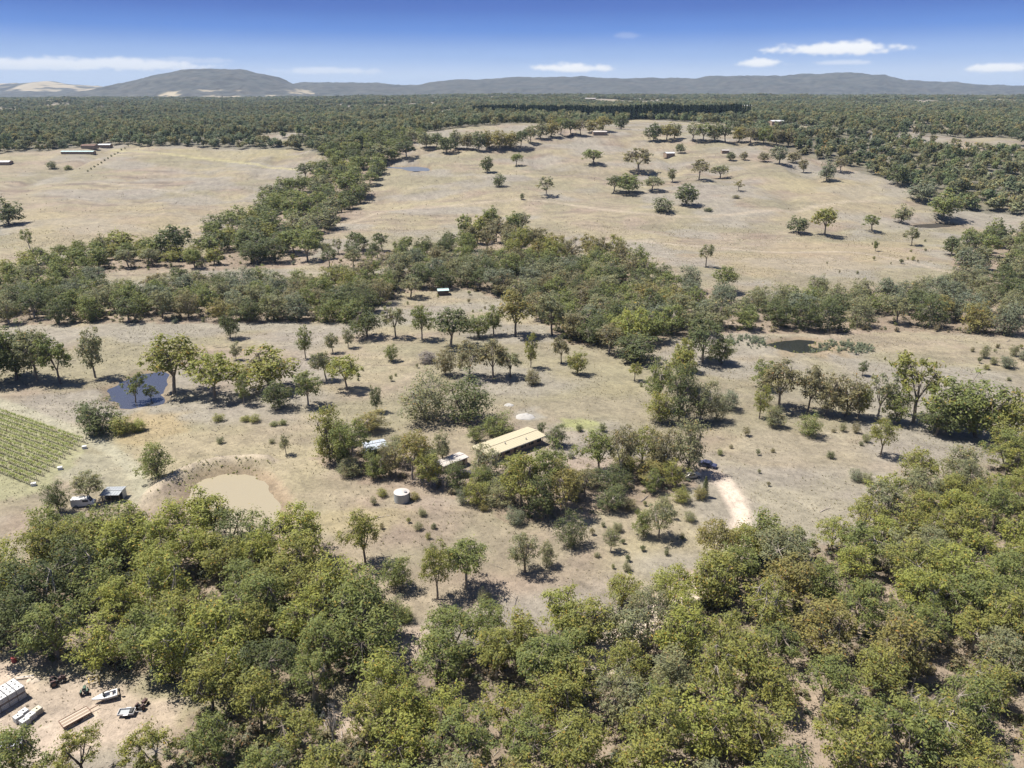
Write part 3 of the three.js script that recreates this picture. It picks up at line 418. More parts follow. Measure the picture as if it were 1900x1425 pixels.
single('farm_tree', 'tree', [
  [30, 706, 600, 92, 'round', 'dark', 'big dark tree at the left edge above the vineyard'], [70, 705, 600, 70, 'spread', 'grey', 'greyer tree next to the big dark one at the left edge'], [-20, 712, 590, 90, 'round', 'green', 'green tree cut off by the left edge above the vineyard'], [113, 712, 622, 66, 'spread', 'green', 'round-headed tree with a bare trunk above the vineyard'], [178, 701, 603, 58, 'tall', 'grey', 'tall upright grey-green tree left of the blue pond'],
  [323, 730, 617, 106, 'spread', 'olive', 'large spreading tree on the bank of the blue pond'], [252, 753, 690, 46, 'sparse', 'green', 'thin tree standing in front of the blue pond'], [282, 748, 715, 30, 'sparse', 'green', 'slighter sapling beside the thin pond tree'], [398, 742, 654, 96, 'spread', 'lime', 'yellow-green spreading tree right of the blue pond'], [500, 728, 638, 116, 'round', 'olive', 'broad yellow-olive tree in the row right of the pond'], [438, 668, 634, 24, 'tall', 'grey', 'small grey tree peeping above the yellow-green pair'],
  [453, 751, 690, 32, 'tall', 'green', 'slim tree in front of the yellow-green pair'], [520, 757, 704, 54, 'round', 'dark', 'low dark round tree in front of the pond row'], [572, 752, 688, 58, 'spread', 'green', 'green tree right of the low dark round one'], [606, 706, 648, 44, 'spread', 'grey', 'grey-green tree behind the right end of the pond row'], [645, 724, 658, 64, 'spread', 'lime', 'bright-topped tree at the right end of the pond row'], [698, 764, 711, 33, 'tall', 'dark', 'small dark upright tree above the house cluster'],
  [296, 887, 820, 70, 'round', 'green', 'round tree with a shadow between vineyard and muddy dam'], [112, 950, 887, 54, 'round', 'dark', 'dark tree left of the carport'], [165, 934, 878, 60, 'spread', 'grey', 'greyer tree beside the carport'], [531, 843, 801, 23, 'tall', 'grey', 'lone slim young tree on the bare paddock'],
  [612, 856, 750, 72, 'round', 'olive', 'tall olive tree at the left end of the house garden'], [655, 868, 775, 74, 'spread', 'green', 'green tree in front of the silver-roofed shed'], [632, 862, 800, 50, 'round', 'dark', 'dark tree low at the left end of the garden'], [684, 802, 762, 66, 'round', 'rust', 'rusty green tree behind the silver-roofed shed'], [765, 890, 798, 76, 'spread', 'rust', 'rusty orange-olive tree left of the house'], [800, 902, 830, 62, 'tall', 'olive', 'olive tree with a dark trunk below the rusty one'], [822, 858, 796, 44, 'tall', 'grey', 'grey-green conical tree behind the rusty one'], [725, 882, 820, 50, 'round', 'brown', 'brownish tree right of the silver-roofed shed'], [700, 888, 840, 46, 'round', 'green', 'low green tree below the silver-roofed shed'],
  [925, 806, 767, 60, 'bush', 'green', 'broad bush-like tree behind the long cream roof'], [884, 818, 788, 38, 'round', 'green', 'small round tree at the back corner of the long roof'], [1030, 828, 787, 46, 'round', 'dark', 'dark glossy tree at the right end of the long roof'], [1005, 808, 782, 20, 'tall', 'dark', 'narrow dark tree touching the right end of the roof'], [905, 888, 828, 68, 'round', 'grey', 'grey-green tree hiding the front corner of the house'], [950, 884, 846, 50, 'round', 'green', 'low green tree against the shaded front wall of the house'],
  [968, 942, 838, 86, 'spread', 'olive', 'large olive tree in front of the house'], [1020, 936, 826, 86, 'spread', 'green', 'tall green tree right of the large olive one'], [1052, 955, 862, 74, 'spread', 'rust', 'rusty-topped tree at the right of the front group'], [1010, 962, 880, 70, 'round', 'dark', 'dark tree lowest in the front group'], [1085, 930, 866, 60, 'sparse', 'brown', 'thin brownish tree behind the front group'], [885, 936, 889, 54, 'round', 'olive', 'round olive tree below the house, left of the front group'],
  [1112, 880, 800, 76, 'spread', 'green', 'umbrella tree leftmost of the row right of the house'], [1150, 888, 788, 66, 'spread', 'brown', 'brownish umbrella tree with a tall bare trunk'], [1192, 868, 792, 66, 'spread', 'olive', 'olive umbrella tree in the middle of the row right of the house'], [1230, 876, 784, 74, 'round', 'brown', 'dense brownish tree in the row right of the house'], [1278, 880, 776, 74, 'round', 'grey', 'grey dense tree at the right end of the house row'], [1248, 905, 850, 48, 'round', 'olive', 'low olive tree in front of the house row'], [1210, 915, 872, 40, 'round', 'green', 'small green tree in the shade below the house row'],
  [785, 779, 689, 98, 'bush', 'grey', 'big dense grey-green bush tree behind the house'], [862, 779, 692, 100, 'bush', 'dark', 'big dense dark bush tree next to the grey one behind the house'],
  [679, 1047, 949, 72, 'spread', 'olive', 'lone tree with a thin trunk below the water tank'], [733, 1092, 1030, 62, 'round', 'green', 'leafy tree right of the lone thin-trunked tree'], [812, 1112, 1012, 66, 'spread', 'olive', 'yellowish tree at the left of the dark-shadowed pair'], [866, 1092, 998, 88, 'spread', 'green', 'broad tree at the right of the dark-shadowed pair'], [975, 1062, 984, 66, 'tall', 'grey', 'pointed grey-green tree in the open near the forest'], [1013, 1052, 1004, 36, 'round', 'grey', 'small grey-green tree touching the pointed one'], [1062, 1014, 950, 56, 'bush', 'dark', 'dense dark green bush tree below the front group'], [1133, 1022, 977, 34, 'tall', 'grey', 'small upright tree right of the dense dark bush tree'], [1222, 998, 932, 58, 'spread', 'grey', 'grey-green tree with a straight trunk in front of the drive'], [1195, 996, 946, 42, 'round', 'green', 'rounded tree leaning on the straight-trunked one'],
  [1222, 760, 655, 66, 'tall', 'green', 'tall green tree in the cluster right of the bare ground'], [1258, 782, 672, 76, 'round', 'dark', 'dark dense tree in the cluster right of the bare ground'], [1222, 785, 728, 60, 'round', 'olive', 'low olive tree at the front of that cluster'], [1298, 782, 700, 60, 'round', 'grey', 'grey-green tree at the right of that cluster'], [1262, 722, 640, 60, 'spread', 'olive', 'yellow-green tree at the top of that cluster'], [1330, 780, 722, 34, 'bush', 'grey', 'slim grey tree ending that cluster'],
  [1445, 757, 664, 78, 'spread', 'brown', 'brown-topped tree at the left end of the tree row'], [1408, 776, 708, 42, 'tall', 'olive', 'slim olive tree in front of the row left end'], [1418, 722, 668, 52, 'round', 'green', 'green tree behind the left end of the row'], [1498, 764, 680, 60, 'spread', 'brown', 'second brown-topped tree of the row'], [1532, 768, 684, 56, 'round', 'brown', 'third brown-topped tree of the row'], [1567, 772, 690, 66, 'round', 'brown', 'rounded brown tree in the middle of the row'], [1592, 776, 712, 40, 'tall', 'olive', 'narrow olive tree in the middle of the row'], [1628, 778, 694, 60, 'sparse', 'grey', 'thin grey tree in the row left of the big pale one'], [1694, 784, 658, 100, 'sparse', 'olive', 'tallest tree of the row with a pale open crown'], [1662, 786, 716, 60, 'round', 'green', 'rounded green tree under the tall pale-crowned one'], [1756, 800, 700, 96, 'round', 'green', 'spreading tree right of the tall pale-crowned one'], [1812, 812, 700, 116, 'round', 'green', 'broad dense tree at the right end of the row'], [1862, 826, 716, 84, 'round', 'olive', 'olive tree last in the row at the right edge'], [1735, 808, 745, 70, 'round', 'dark', 'dark tree low at the right end of the row'],
  [1500, 807, 764, 44, 'bush', 'green', 'dark green rounded tree alone below the row'], [1633, 847, 774, 48, 'spread', 'olive', 'crooked tree with a long shadow below the row'], [1432, 790, 752, 46, 'round', 'grey', 'grey bushy tree below the row left end'], [1600, 697, 669, 22, 'tall', 'dark', 'small dark upright tree above the row'],
]);
single('shrub', 'shrub', [
  [790, 672, 652, 38, 'bush', 'mauve', 'leafless mauve-grey bush in the open above the house'], [188, 803, 738, 84, 'bush', 'dark', 'big dense rounded bush between vineyard and blue pond'], [228, 803, 768, 48, 'bush', 'olive', 'lower green bush leaning on the big dense one'], [255, 800, 778, 34, 'bush', 'lime', 'low yellow-green bush at the end of the big dense one'],
  [408, 823, 811, 16, 'bush', 'dark', 'tiny dark shrub on the bare paddock below the pond row'], [505, 822, 813, 12, 'bush', 'grey', 'tiny grey shrub left of the slim young tree'], [404, 781, 768, 24, 'bush', 'olive', 'leftmost of the low shrubs below the pond row'], [455, 781, 771, 20, 'bush', 'olive', 'second of the low shrubs below the pond row'], [472, 783, 769, 22, 'bush', 'olive', 'third of the low shrubs below the pond row'], [508, 790, 781, 16, 'bush', 'green', 'fourth of the low shrubs below the pond row'], [524, 788, 778, 16, 'bush', 'green', 'rightmost of the low shrubs below the pond row'],
  [1350, 760, 722, 42, 'bush', 'blue', 'silvery blue-grey bush right of the tree cluster'], [858, 934, 902, 26, 'bush', 'blue', 'blue-grey bush at the lower left of the front group'], [898, 948, 930, 18, 'bush', 'rust', 'small rusty shrub below the round olive tree'], [957, 970, 942, 38, 'bush', 'blue', 'blue-grey bush at the foot of the front group'], [1540, 850, 836, 16, 'bush', 'dark', 'tiny dark shrub alone on the right-hand bare ground'], [1590, 892, 872, 28, 'bush', 'blue', 'blue-grey shrub of the pair near the forest edge'], [1608, 896, 876, 26, 'bush', 'grey', 'grey shrub of the pair near the forest edge'],
  [1563, 800, 783, 14, 'bush', 'grey', 'first of three shrubs in the shade below the row'], [1587, 803, 782, 16, 'bush', 'brown', 'second of three shrubs in the shade below the row'], [1606, 820, 802, 16, 'bush', 'green', 'third of three shrubs below the row'], [1824, 664, 637, 18, 'bush', 'grey', 'upright shrub on the pale ground at the right edge'], [1843, 676, 660, 18, 'bush', 'grey', 'low shrub beside the upright one at the right edge'], [1880, 660, 636, 18, 'bush', 'grey', 'tall shrub nearest the right edge of the pale ground'], [1870, 683, 658, 28, 'bush', 'blue', 'blue-grey shrub lowest on the pale ground at the right edge'], [1897, 668, 650, 20, 'bush', 'blue', 'shrub cut off by the right edge'], [1872, 706, 699, 10, 'bush', 'grey', 'tiny tuft of shrub on the pale ground at the right edge'],
  [988, 450, 432, 44, 'bush', 'dark', 'low dark bush right of the mid clump'], [97, 313, 297, 17, 'bush', 'dark', 'dark bush in the yard of the far left farm'], [127, 316, 306, 16, 'bush', 'green', 'lower bush beside the dark one at the far left farm'], [968, 370, 357, 10, 'bush', 'dark', 'tiny dark shrub left of the thin-crowned paddock tree'], [1313, 392, 385, 18, 'bush', 'dark', 'low dark shrub right of the dense dark paddock tree'], [1367, 368, 361, 16, 'bush', 'brown', 'low brown shrub below the tiny rusty tree'],
  [735, 1146, 1112, 44, 'bush', 'grey', 'grey shrub near the lower-left forest edge'], [755, 1152, 1126, 34, 'bush', 'green', 'green shrub right of the grey one by the lower-left forest'], [690, 1108, 1076, 34, 'bush', 'grey', 'grey shrub in the gap beside the lower-left forest'], [900, 1120, 1094, 28, 'bush', 'grey', 'pale shrub at the edge of the lower-right forest'], [805, 1032, 1006, 18, 'bush', 'green', 'small shrub behind the dark-shadowed pair'], [1296, 925, 903, 26, 'bush', 'rust', 'rusty shrub beside the pale drive'], [1262, 930, 902, 36, 'bush', 'olive', 'olive shrub left of the cypress by the drive'], [1170, 945, 925, 30, 'bush', 'brown', 'brown shrub on the bare ground below the house row'], [1145, 985, 968, 22, 'bush', 'grey', 'grey shrub above the small upright tree'], [1280, 965, 948, 26, 'bush', 'grey', 'grey-green shrub left of the pale drive'], [935, 898, 884, 18, 'bush', 'green', 'small garden shrub in front of the house'], [1075, 800, 786, 14, 'bush', 'dark', 'small dark shrub on the green lawn'], [1118, 800, 784, 16, 'bush', 'dark', 'small dark shrub at the end of the green lawn'], [1060, 850, 838, 14, 'bush', 'blue', 'pale shrub in the garden right of the house'],
  [710, 920, 905, 22, 'bush', 'olive', 'low olive shrub left of the water tank'], [695, 936, 920, 14, 'bush', 'grey', 'grey shrub below left of the water tank'], [770, 926, 912, 20, 'bush', 'rust', 'dry shrub right of the water tank'],
]);
{ const pos = at(1307, 922); plant('cypress_tree', 'pine', 'dark', pos, heightFor(pos, 884), 18 * proj(pos.x, pos.y, pos.z)[2] / FOCAL * 1.1, 'small dark cypress beside the pale drive', 'tree', null, 3); }
single('forest_tree', 'tree', [[1326, 1052, 962, 76, 'spread', 'rust', 'sparse yellowish tree where the pale drive enters the forest'], [1368, 1046, 972, 84, 'spread', 'olive', 'olive tree overhanging the lower end of the pale drive'], [1412, 1040, 950, 90, 'round', 'green', 'broad green tree just right of the pale drive end'], [1318, 1098, 1012, 80, 'round', 'olive', 'olive tree above the sandy patch of track'], [1366, 1092, 1010, 84, 'spread', 'green', 'green tree behind the olive one over the track'], [1240, 1128, 1048, 80, 'spread', 'lime', 'yellow-green tree left of the sandy patch of track']]);
single('dead_tree', 'dead tree', [[618, 1392, 1288, 60, 'dead', 'grey', 'bare thin-branched tree left of centre at the bottom'], [1690, 1330, 1270, 50, 'dead', 'grey', 'bleached dead branches in the lower-right forest gap'], [1545, 1270, 1215, 44, 'dead', 'grey', 'leafless grey tree beside the forest clearing']]);
// ---------------------------------------------------------------- trees of the wooded regions
const nth = ['first', 'second', 'third', 'fourth', 'fifth', 'sixth', 'seventh', 'eighth', 'ninth', 'tenth', 'eleventh', 'twelfth', 'thirteenth', 'fourteenth', 'fifteenth', 'sixteenth', 'seventeenth', 'eighteenth', 'nineteenth', 'twentieth'];
const landmarks = [[[1345, 920], 'near the pale drive'], [[1190, 1130], 'by the sandy track'], [[1530, 1245], 'around the forest clearing'], [[1850, 950], 'towards the right edge'], [[1750, 1380], 'in the bottom right corner'], [[1400, 1380], 'along the bottom edge right of centre'], [[1000, 1390], 'along the bottom edge near the centre'], [[880, 1290], 'beside the small leafy gap'], [[150, 1290], 'behind the dirt yard'], [[430, 975], 'below the muddy dam'], [[150, 960], 'below the carport'], [[620, 1120], 'nearest the lone thin-trunked tree'], [[420, 1390], 'right of the dirt yard'], [[60, 1420], 'in the bottom left corner']].map(([p, t]) => [hit(...p, height), t]);
const words = { lowerRight: 'lower-right forest', lowerLeft: 'lower-left forest', bottom: 'bottom forest strip', creekLeft: 'left creek belt', leftLine: 'thin left tree line', creekMiddle: 'central creek trees', creekRight: 'right creek belt', belt: 'diagonal tree belt', clump: 'mid clump', middleRow: 'short upper row', rightClump: 'right-edge clump', house: 'garden around the house' };
const gaps = [[1290, 1095, 5.5, 4], [1215, 1145, 6, 4], [1530, 1262, 7, 4.5], [1455, 1372, 6, 5], [885, 1300, 6, 3], [760, 1232, 3.5, 5], [640, 1345, 4, 4], [200, 1130, 0, 0], [215, 1210, 4, 3], [150, 1385, 7, 5], [330, 1345, 4, 3.5], [480, 1330, 4, 3], [130, 1085, 3, 3]].map(([x, y, a, b]) => { const p = hit(x, y, height); return [p[0], p[1], a, b]; });
function grow(kind, key, spacing, hRange, wRange, styles, tintList, seed, most) {
  const rnd = rngOf(seed), w = woods[key], [x0, x1, z0, z1] = w.b, list = []; let n = 0;
  const cap = Math.round(((x1 - x0) * (z1 - z0)) / (spacing * spacing) * 14);
  for (let k = 0; k < cap && n < most; k++) {
    const x = lerp(x0, x1, rnd()), z = lerp(z0, z1, rnd()); if (!inside(w.poly, x, z)) continue;
    const s = spacing * (0.78 + 0.5 * noise(x / 14, z / 14, 91));
    const [px, py] = proj(x, height(x, z) + 6, z); if (px < -130 || px > 2030 || py > 1500) continue;
    if (gaps.some(([gx, gz, a, b]) => a && Math.hypot((x - gx) / a, (z - gz) / b) < 1)) continue;
    if (placed.some(([qx, qz, r]) => Math.hypot(qx - x, qz - z) < Math.max(s * 0.8, r * 0.62)) || list.some(([qx, qz]) => Math.hypot(qx - x, qz - z) < s)) continue;
    list.push([x, z]); n++;
  }
  for (const [x, z] of list) {
    const pick = (a) => a[Math.floor(rnd() * a.length)], big = rnd(), patch = noise(x / 22, z / 22, 12);
    const h = lerp(...hRange, big * 0.75 + patch * 0.25), cw = lerp(...wRange, big * 0.6 + rnd() * 0.4), style = pick(styles), t = tintList[Math.floor(clamp(patch * 0.7 + rnd() * 0.5 - 0.1, 0, 0.999) * tintList.length)];
    const near = key === 'lowerRight' || key === 'lowerLeft' || key === 'bottom';
    let place = ''; if (!near) { const [qx, qy] = proj(x, height(x, z), z), all = list.map(([a, b]) => proj(a, height(a, b), b)), fx = all.filter((q) => q[0] < qx).length / all.length, by = all.filter((q) => Math.abs(q[0] - qx) < 90), fy = by.filter((q) => q[1] < qy).length / by.length; place = ', ' + ['far left', 'left', 'centre left', 'centre right', 'right', 'far right'][Math.min(5, Math.floor(fx * 6))] + [' back row', ' middle row', ' front row'][Math.min(2, Math.floor(fy * 3))]; } if (near) { let best = 1e9; for (const [q, s] of landmarks) { const d = Math.hypot(q[0] - x, q[1] - z); if (d < best) { best = d; place = ' ' + s; } } }
    const size = h > lerp(...hRange, 0.66) ? 'tall' : h < lerp(...hRange, 0.33) ? 'low' : 'medium';
    plant(kind, style, t, new THREE.Vector3(x, height(x, z), z), h, cw, `${size} ${tints[t][1]} ${style === 'round' ? 'round-crowned' : style === 'sparse' ? 'thin-crowned' : style === 'tall' ? 'upright' : 'spreading'} tree in the ${words[key]}${place}`, 'tree', 'trees of the ' + words[key], Math.floor(rnd() * 1e9));
  }
  console.log(key, list.length);
}
const nearTints = ['olive', 'green', 'olive', 'grey', 'lime', 'olive', 'green', 'olive', 'rust'], creekTints = ['grey', 'green', 'blue', 'dark', 'grey', 'green', 'brown', 'rust', 'olive'];
grow('forest_tree', 'lowerRight', 5.8, [7.5, 13], [7, 11.5], ['spread', 'spread', 'round', 'sparse', 'tall'], nearTints, 11, 230);
grow('forest_tree', 'lowerLeft', 6.0, [9, 14], [8, 13], ['spread', 'spread', 'round', 'tall'], ['olive', 'green', 'olive', 'green', 'lime', 'dark'], 12, 90);
grow('forest_tree', 'bottom', 6.2, [7, 11.5], [6.5, 9.5], ['spread', 'sparse', 'sparse', 'tall'], ['grey', 'olive', 'green', 'olive', 'grey'], 13, 60);
for (const [x, y, r] of [[925, 815, 13], [838, 866, 6], [697, 842, 5], [862, 884, 3], [1283, 886, 4], [1313, 866, 4], [1224, 862, 4]]) { const p = at(x, y); placed.push([p.x, p.z, r * 1.6]); }
grow('farm_tree', 'house', 5.2, [4.5, 8], [6, 9.5], ['round', 'spread', 'bush'], ['olive', 'green', 'grey', 'dark', 'rust'], 22, 34);
grow('belt_tree', 'creekLeft', 8.5, [9, 14.5], [9.5, 14], ['spread', 'round', 'round', 'bush', 'tall'], creekTints, 14, 105);
grow('mid_tree', 'leftLine', 9, [8, 13], [9, 13], ['spread', 'round', 'bush'], ['olive', 'green', 'grey'], 15, 46);
grow('belt_tree', 'creekMiddle', 8.5, [10, 15], [10.5, 15], ['spread', 'round', 'round', 'bush', 'tall'], creekTints, 16, 110);
grow('belt_tree', 'creekRight', 9.5, [9, 15], [10, 14], ['round', 'round', 'spread', 'bush'], ['blue', 'grey', 'green', 'grey', 'blue', 'dark', 'rust'], 17, 90);
grow('mid_tree', 'belt', 9.2, [11, 17], [13, 19], ['round', 'round', 'bush', 'spread'], ['olive', 'green', 'dark', 'green', 'grey'], 18, 125);
grow('mid_tree', 'clump', 9, [13, 19], [11, 15], ['spread', 'round', 'tall'], ['rust', 'olive', 'brown', 'green', 'grey'], 19, 30);
grow('mid_tree', 'middleRow', 11, [9, 13], [8, 12], ['spread', 'round', 'sparse'], ['grey', 'dark', 'green'], 20, 26);
grow('mid_tree', 'rightClump', 11, [11, 17], [11, 15], ['round', 'spread'], ['blue', 'grey', 'green', 'dark'], 21, 30);
// row of trees along the crest of the paddock
{
  const rnd = rngOf(31), row = [[828, 284, 40], [846, 276, 42], [866, 277, 46], [888, 279, 44], [905, 277, 46], [926, 277, 44], [946, 276, 46], [966, 274, 44], [985, 266, 40], [1003, 258, 34], [1022, 254, 34], [1040, 250, 34], [1060, 252, 36], [1078, 252, 34], [1100, 246, 30], [1118, 244, 34], [1152, 240, 30], [1236, 262, 36], [1252, 258, 36], [1284, 262, 38], [1304, 262, 36], [1326, 262, 36], [1346, 264, 36], [1370, 264, 38], [1392, 268, 38], [1416, 266, 36], [1440, 270, 38], [1462, 272, 36], [810, 278, 36], [792, 274, 34]].sort((a, b) => a[0] - b[0]);
  row.forEach(([x, y, h], k) => { const pos = at(x, y), fw = proj(pos.x, pos.y, pos.z)[2], t = ['dark', 'green', 'brown', 'grey', 'rust'][Math.floor(rnd() * 5)], w = (28 + rnd() * 10) * fw / FOCAL; plant('crest_tree', rnd() < 0.5 ? 'spread' : 'round', t, pos, Math.min(19, heightFor(pos, y - h)), w, `${tints[t][1]} tree on the paddock crest, ${k < 15 ? nth[k] + ' from the left' : nth[29 - k] + ' from the right'} of its row`, 'tree', 'trees along the paddock crest', 900 + k); });
  for (let k = 0; k < 13; k++) { const t = k / 12, pos = at(lerp(163, 238, t), lerp(318, 272, t) + (rnd() - 0.5) * 2); plant('fence_shrub', 'bush', 'dark', pos, 1.5 + rnd() * 1.1, 1.6 + rnd() * 1.2, `small dark shrub, ${nth[k]} from the bottom of the dotted row at the far left farm`, 'shrub', 'shrubs along the far left farm drive', 950 + k); }
}
{ // saplings and low shrubs dotted over the clearings
  const rnd = rngOf(37);
  for (const [ring, n, where] of [[[[560, 640], [820, 650], [1000, 690], [1230, 690], [1190, 730], [930, 720], [700, 720], [560, 690]], 12, 'clearing above the house'], [[[1350, 770], [1640, 800], [1620, 900], [1400, 930], [1330, 850]], 9, 'ground right of the drive'], [[[1630, 440], [1720, 440], [1750, 500], [1600, 520], [1450, 500]], 14, 'lower right paddock'], [[[1560, 640], [1900, 645], [1900, 700], [1640, 680]], 10, 'pale ground by the creek pool'], [[[1090, 930], [1300, 930], [1310, 1010], [1180, 1060], [1060, 1060]], 16, 'slope left of the drive'], [[[640, 940], [860, 960], [940, 1060], [760, 1050], [640, 1000]], 7, 'grass below the water tank'], [[[120, 490], [420, 495], [400, 530], [140, 530]], 10, 'strip above the left creek'], [[[700, 540], [900, 545], [930, 600], [720, 600]], 9, 'bare knoll'], [[[610, 500], [840, 490], [840, 520], [640, 530]], 8, 'ground above creek trees']]) {
    const poly = wpoly(ring), b = boxOf(poly, 0), got = [];
    for (let k = 0; k < 4000 && got.length < n; k++) { const x = lerp(b[0], b[1], rnd()), z = lerp(b[2], b[3], rnd()); if (!inside(poly, x, z) || edgeDistance(track.drive, x, z, false) < 5 || placed.some(([qx, qz, r]) => Math.hypot(qx - x, qz - z) < r + 1.5)) continue; got.push([x, z]); placed.push([x, z, 1]); }
    got.map(([x, z]) => [x, z, proj(x, height(x, z), z)[0]]).sort((a, c) => a[2] - c[2]).forEach(([x, z], k) => { const t = ['grey', 'green', 'dark', 'olive', 'brown'][Math.floor(rnd() * 5)], h = 1.2 + 2.6 * rnd() * rnd(); plant('sapling', rnd() < 0.6 ? 'bush' : 'tall', t, new THREE.Vector3(x, height(x, z), z), h, h * (0.6 + 0.5 * rnd()), `small ${tints[t][1]} sapling on the ${where}, ${nth[k]} from the left`, 'sapling', 'saplings on the ' + where, 7000 + Math.floor(rnd() * 9999)); });
  }
}
console.log('trees', placed.length);
// ---------------------------------------------------------------- distant woodland, pine plantation, undergrowth, grass: nobody could count these
function scatter(name, label, category, shapes, list, place) {                 // list: [x, y, z, h, w, r, g, b, shape]
  const g = new THREE.Group(); g.name = numbered(name); tag(g, label, category); g.userData.kind = 'stuff';
  const q = new THREE.Quaternion(), up = new THREE.Vector3(0, 1, 0), m = new THREE.Matrix4();
  shapes.forEach(([geometry, material, partName], s) => {
    const mine = list.filter((l) => l[8] % shapes.length === s); if (!mine.length) return;
    const im = new THREE.InstancedMesh(geometry, material, mine.length); im.name = partName; im.userData.kind = 'stuff';
    mine.forEach((l, k) => { q.setFromAxisAngle(up, l[9]); m.compose(new THREE.Vector3(l[0], l[1], l[2]), q, new THREE.Vector3(l[4], l[3], l[4])); im.setMatrixAt(k, m); im.setColorAt(k, new THREE.Color().setRGB(l[5], l[6], l[7])); });
    g.add(im);
  });
  scene.add(g); console.log(name, list.length); return g;
}
const plainLeaf = new THREE.MeshPhysicalMaterial({ color: new THREE.Color().setRGB(1, 1, 1), vertexColors: true, roughness: 0.95, transmission: 0.4, thickness: 0, specularIntensity: 0.3 });
function blobTree(seed, leaf, n, low) { const rnd = rngOf(seed), lv = new Leaves(); for (let k = 0; k < 9; k++) { const a = rnd() * 6.28, r = 0.34 * Math.sqrt(rnd()), y = lerp(low, 0.82, rnd()); lv.clump(Math.cos(a) * r, y, Math.sin(a) * r, 0.2, 0.17, n, leaf, rnd, 0.5); } return lv.build(); }
{
  const rnd = rngOf(41), list = [];
  const tone = [[0.160, 0.184, 0.081], [0.135, 0.164, 0.078], [0.177, 0.184, 0.103], [0.198, 0.189, 0.090], [0.124, 0.151, 0.081], [0.151, 0.173, 0.103]];
  const sow = (d0, d1, step) => { for (let D = d0; D < d1; D += step) for (let x = -D * 0.86 - 60; x < D * 0.86 + 60; x += step) {
    const px = x + (rnd() - 0.5) * step * 1.5, pz = -(D + (rnd() - 0.5) * step * 1.5), f = farWood(px, pz); if (!f || rnd() > (f > 0.5 ? 0.93 : 0.12)) continue;
    if (D < 800 && placed.some(([qx, qz, r]) => Math.hypot(qx - px, qz - pz) < r + 3)) continue;
    const c = tone[Math.floor(clamp(noise(px / 60, pz / 60, 13) * 0.6 + rnd() * 0.55, 0, 0.99) * 6)], v = (0.8 + 0.45 * rnd()) * (0.8 + 0.5 * fbm(px / 170, pz / 170, 2, 27));
    list.push([px, height(px, pz) - 0.4, pz, 8 + rnd() * 7, (7.5 + rnd() * 6) * (step / 10.5) ** 0.6, c[0] * v, c[1] * v, c[2] * v, Math.floor(rnd() * 5), rnd() * 6.28]);
  } };
  sow(470, 1500, 10.5); sow(1500, 2800, 13); sow(2800, 5600, 20);
  scatter('woodland', 'dense bushland of countless trees spreading to the hills', 'woodland', [1, 2, 3, 4, 5].map((s) => [blobTree(s, 0.2, 30, 0.3), plainLeaf, 'canopy']), list);
}
{
  const rnd = rngOf(43), list = [], a = at(925, 226), b = at(1290, 222), pine = pineShape(9, 1.1, 5).crown; pine.scale(0.25, 0.1, 0.25);
  const start = new THREE.Vector3(100 * 0 - 60, 0, -1330), end = new THREE.Vector3(330, 0, -1120);
  for (let k = 0; k < 900; k++) { const t = rnd(), x = lerp(start.x, end.x, t) + (rnd() - 0.5) * 14, z = lerp(start.z, end.z, t) - rnd() * 45, v = 0.75 + 0.4 * rnd(); list.push([x, height(x, z) - 0.3, z, lerp(14, 21, t) + rnd() * 3, 5.5 + rnd() * 2, 0.036 * v, 0.058 * v, 0.034 * v, 0, rnd() * 6.28]); }
  scatter('pine_plantation', 'dark straight-edged pine plantation beyond the paddock crest', 'plantation', [[pine, plainLeaf, 'canopy']], list);
}
const openGround = (x, z) => { for (const p of ponds) if (hitBox(p.box, x, z) && (inside(p.poly, x, z) || edgeDistance(p.poly, x, z) < 0.6)) return false; return edgeDistance(track.drive, x, z, false) > 2.6; };
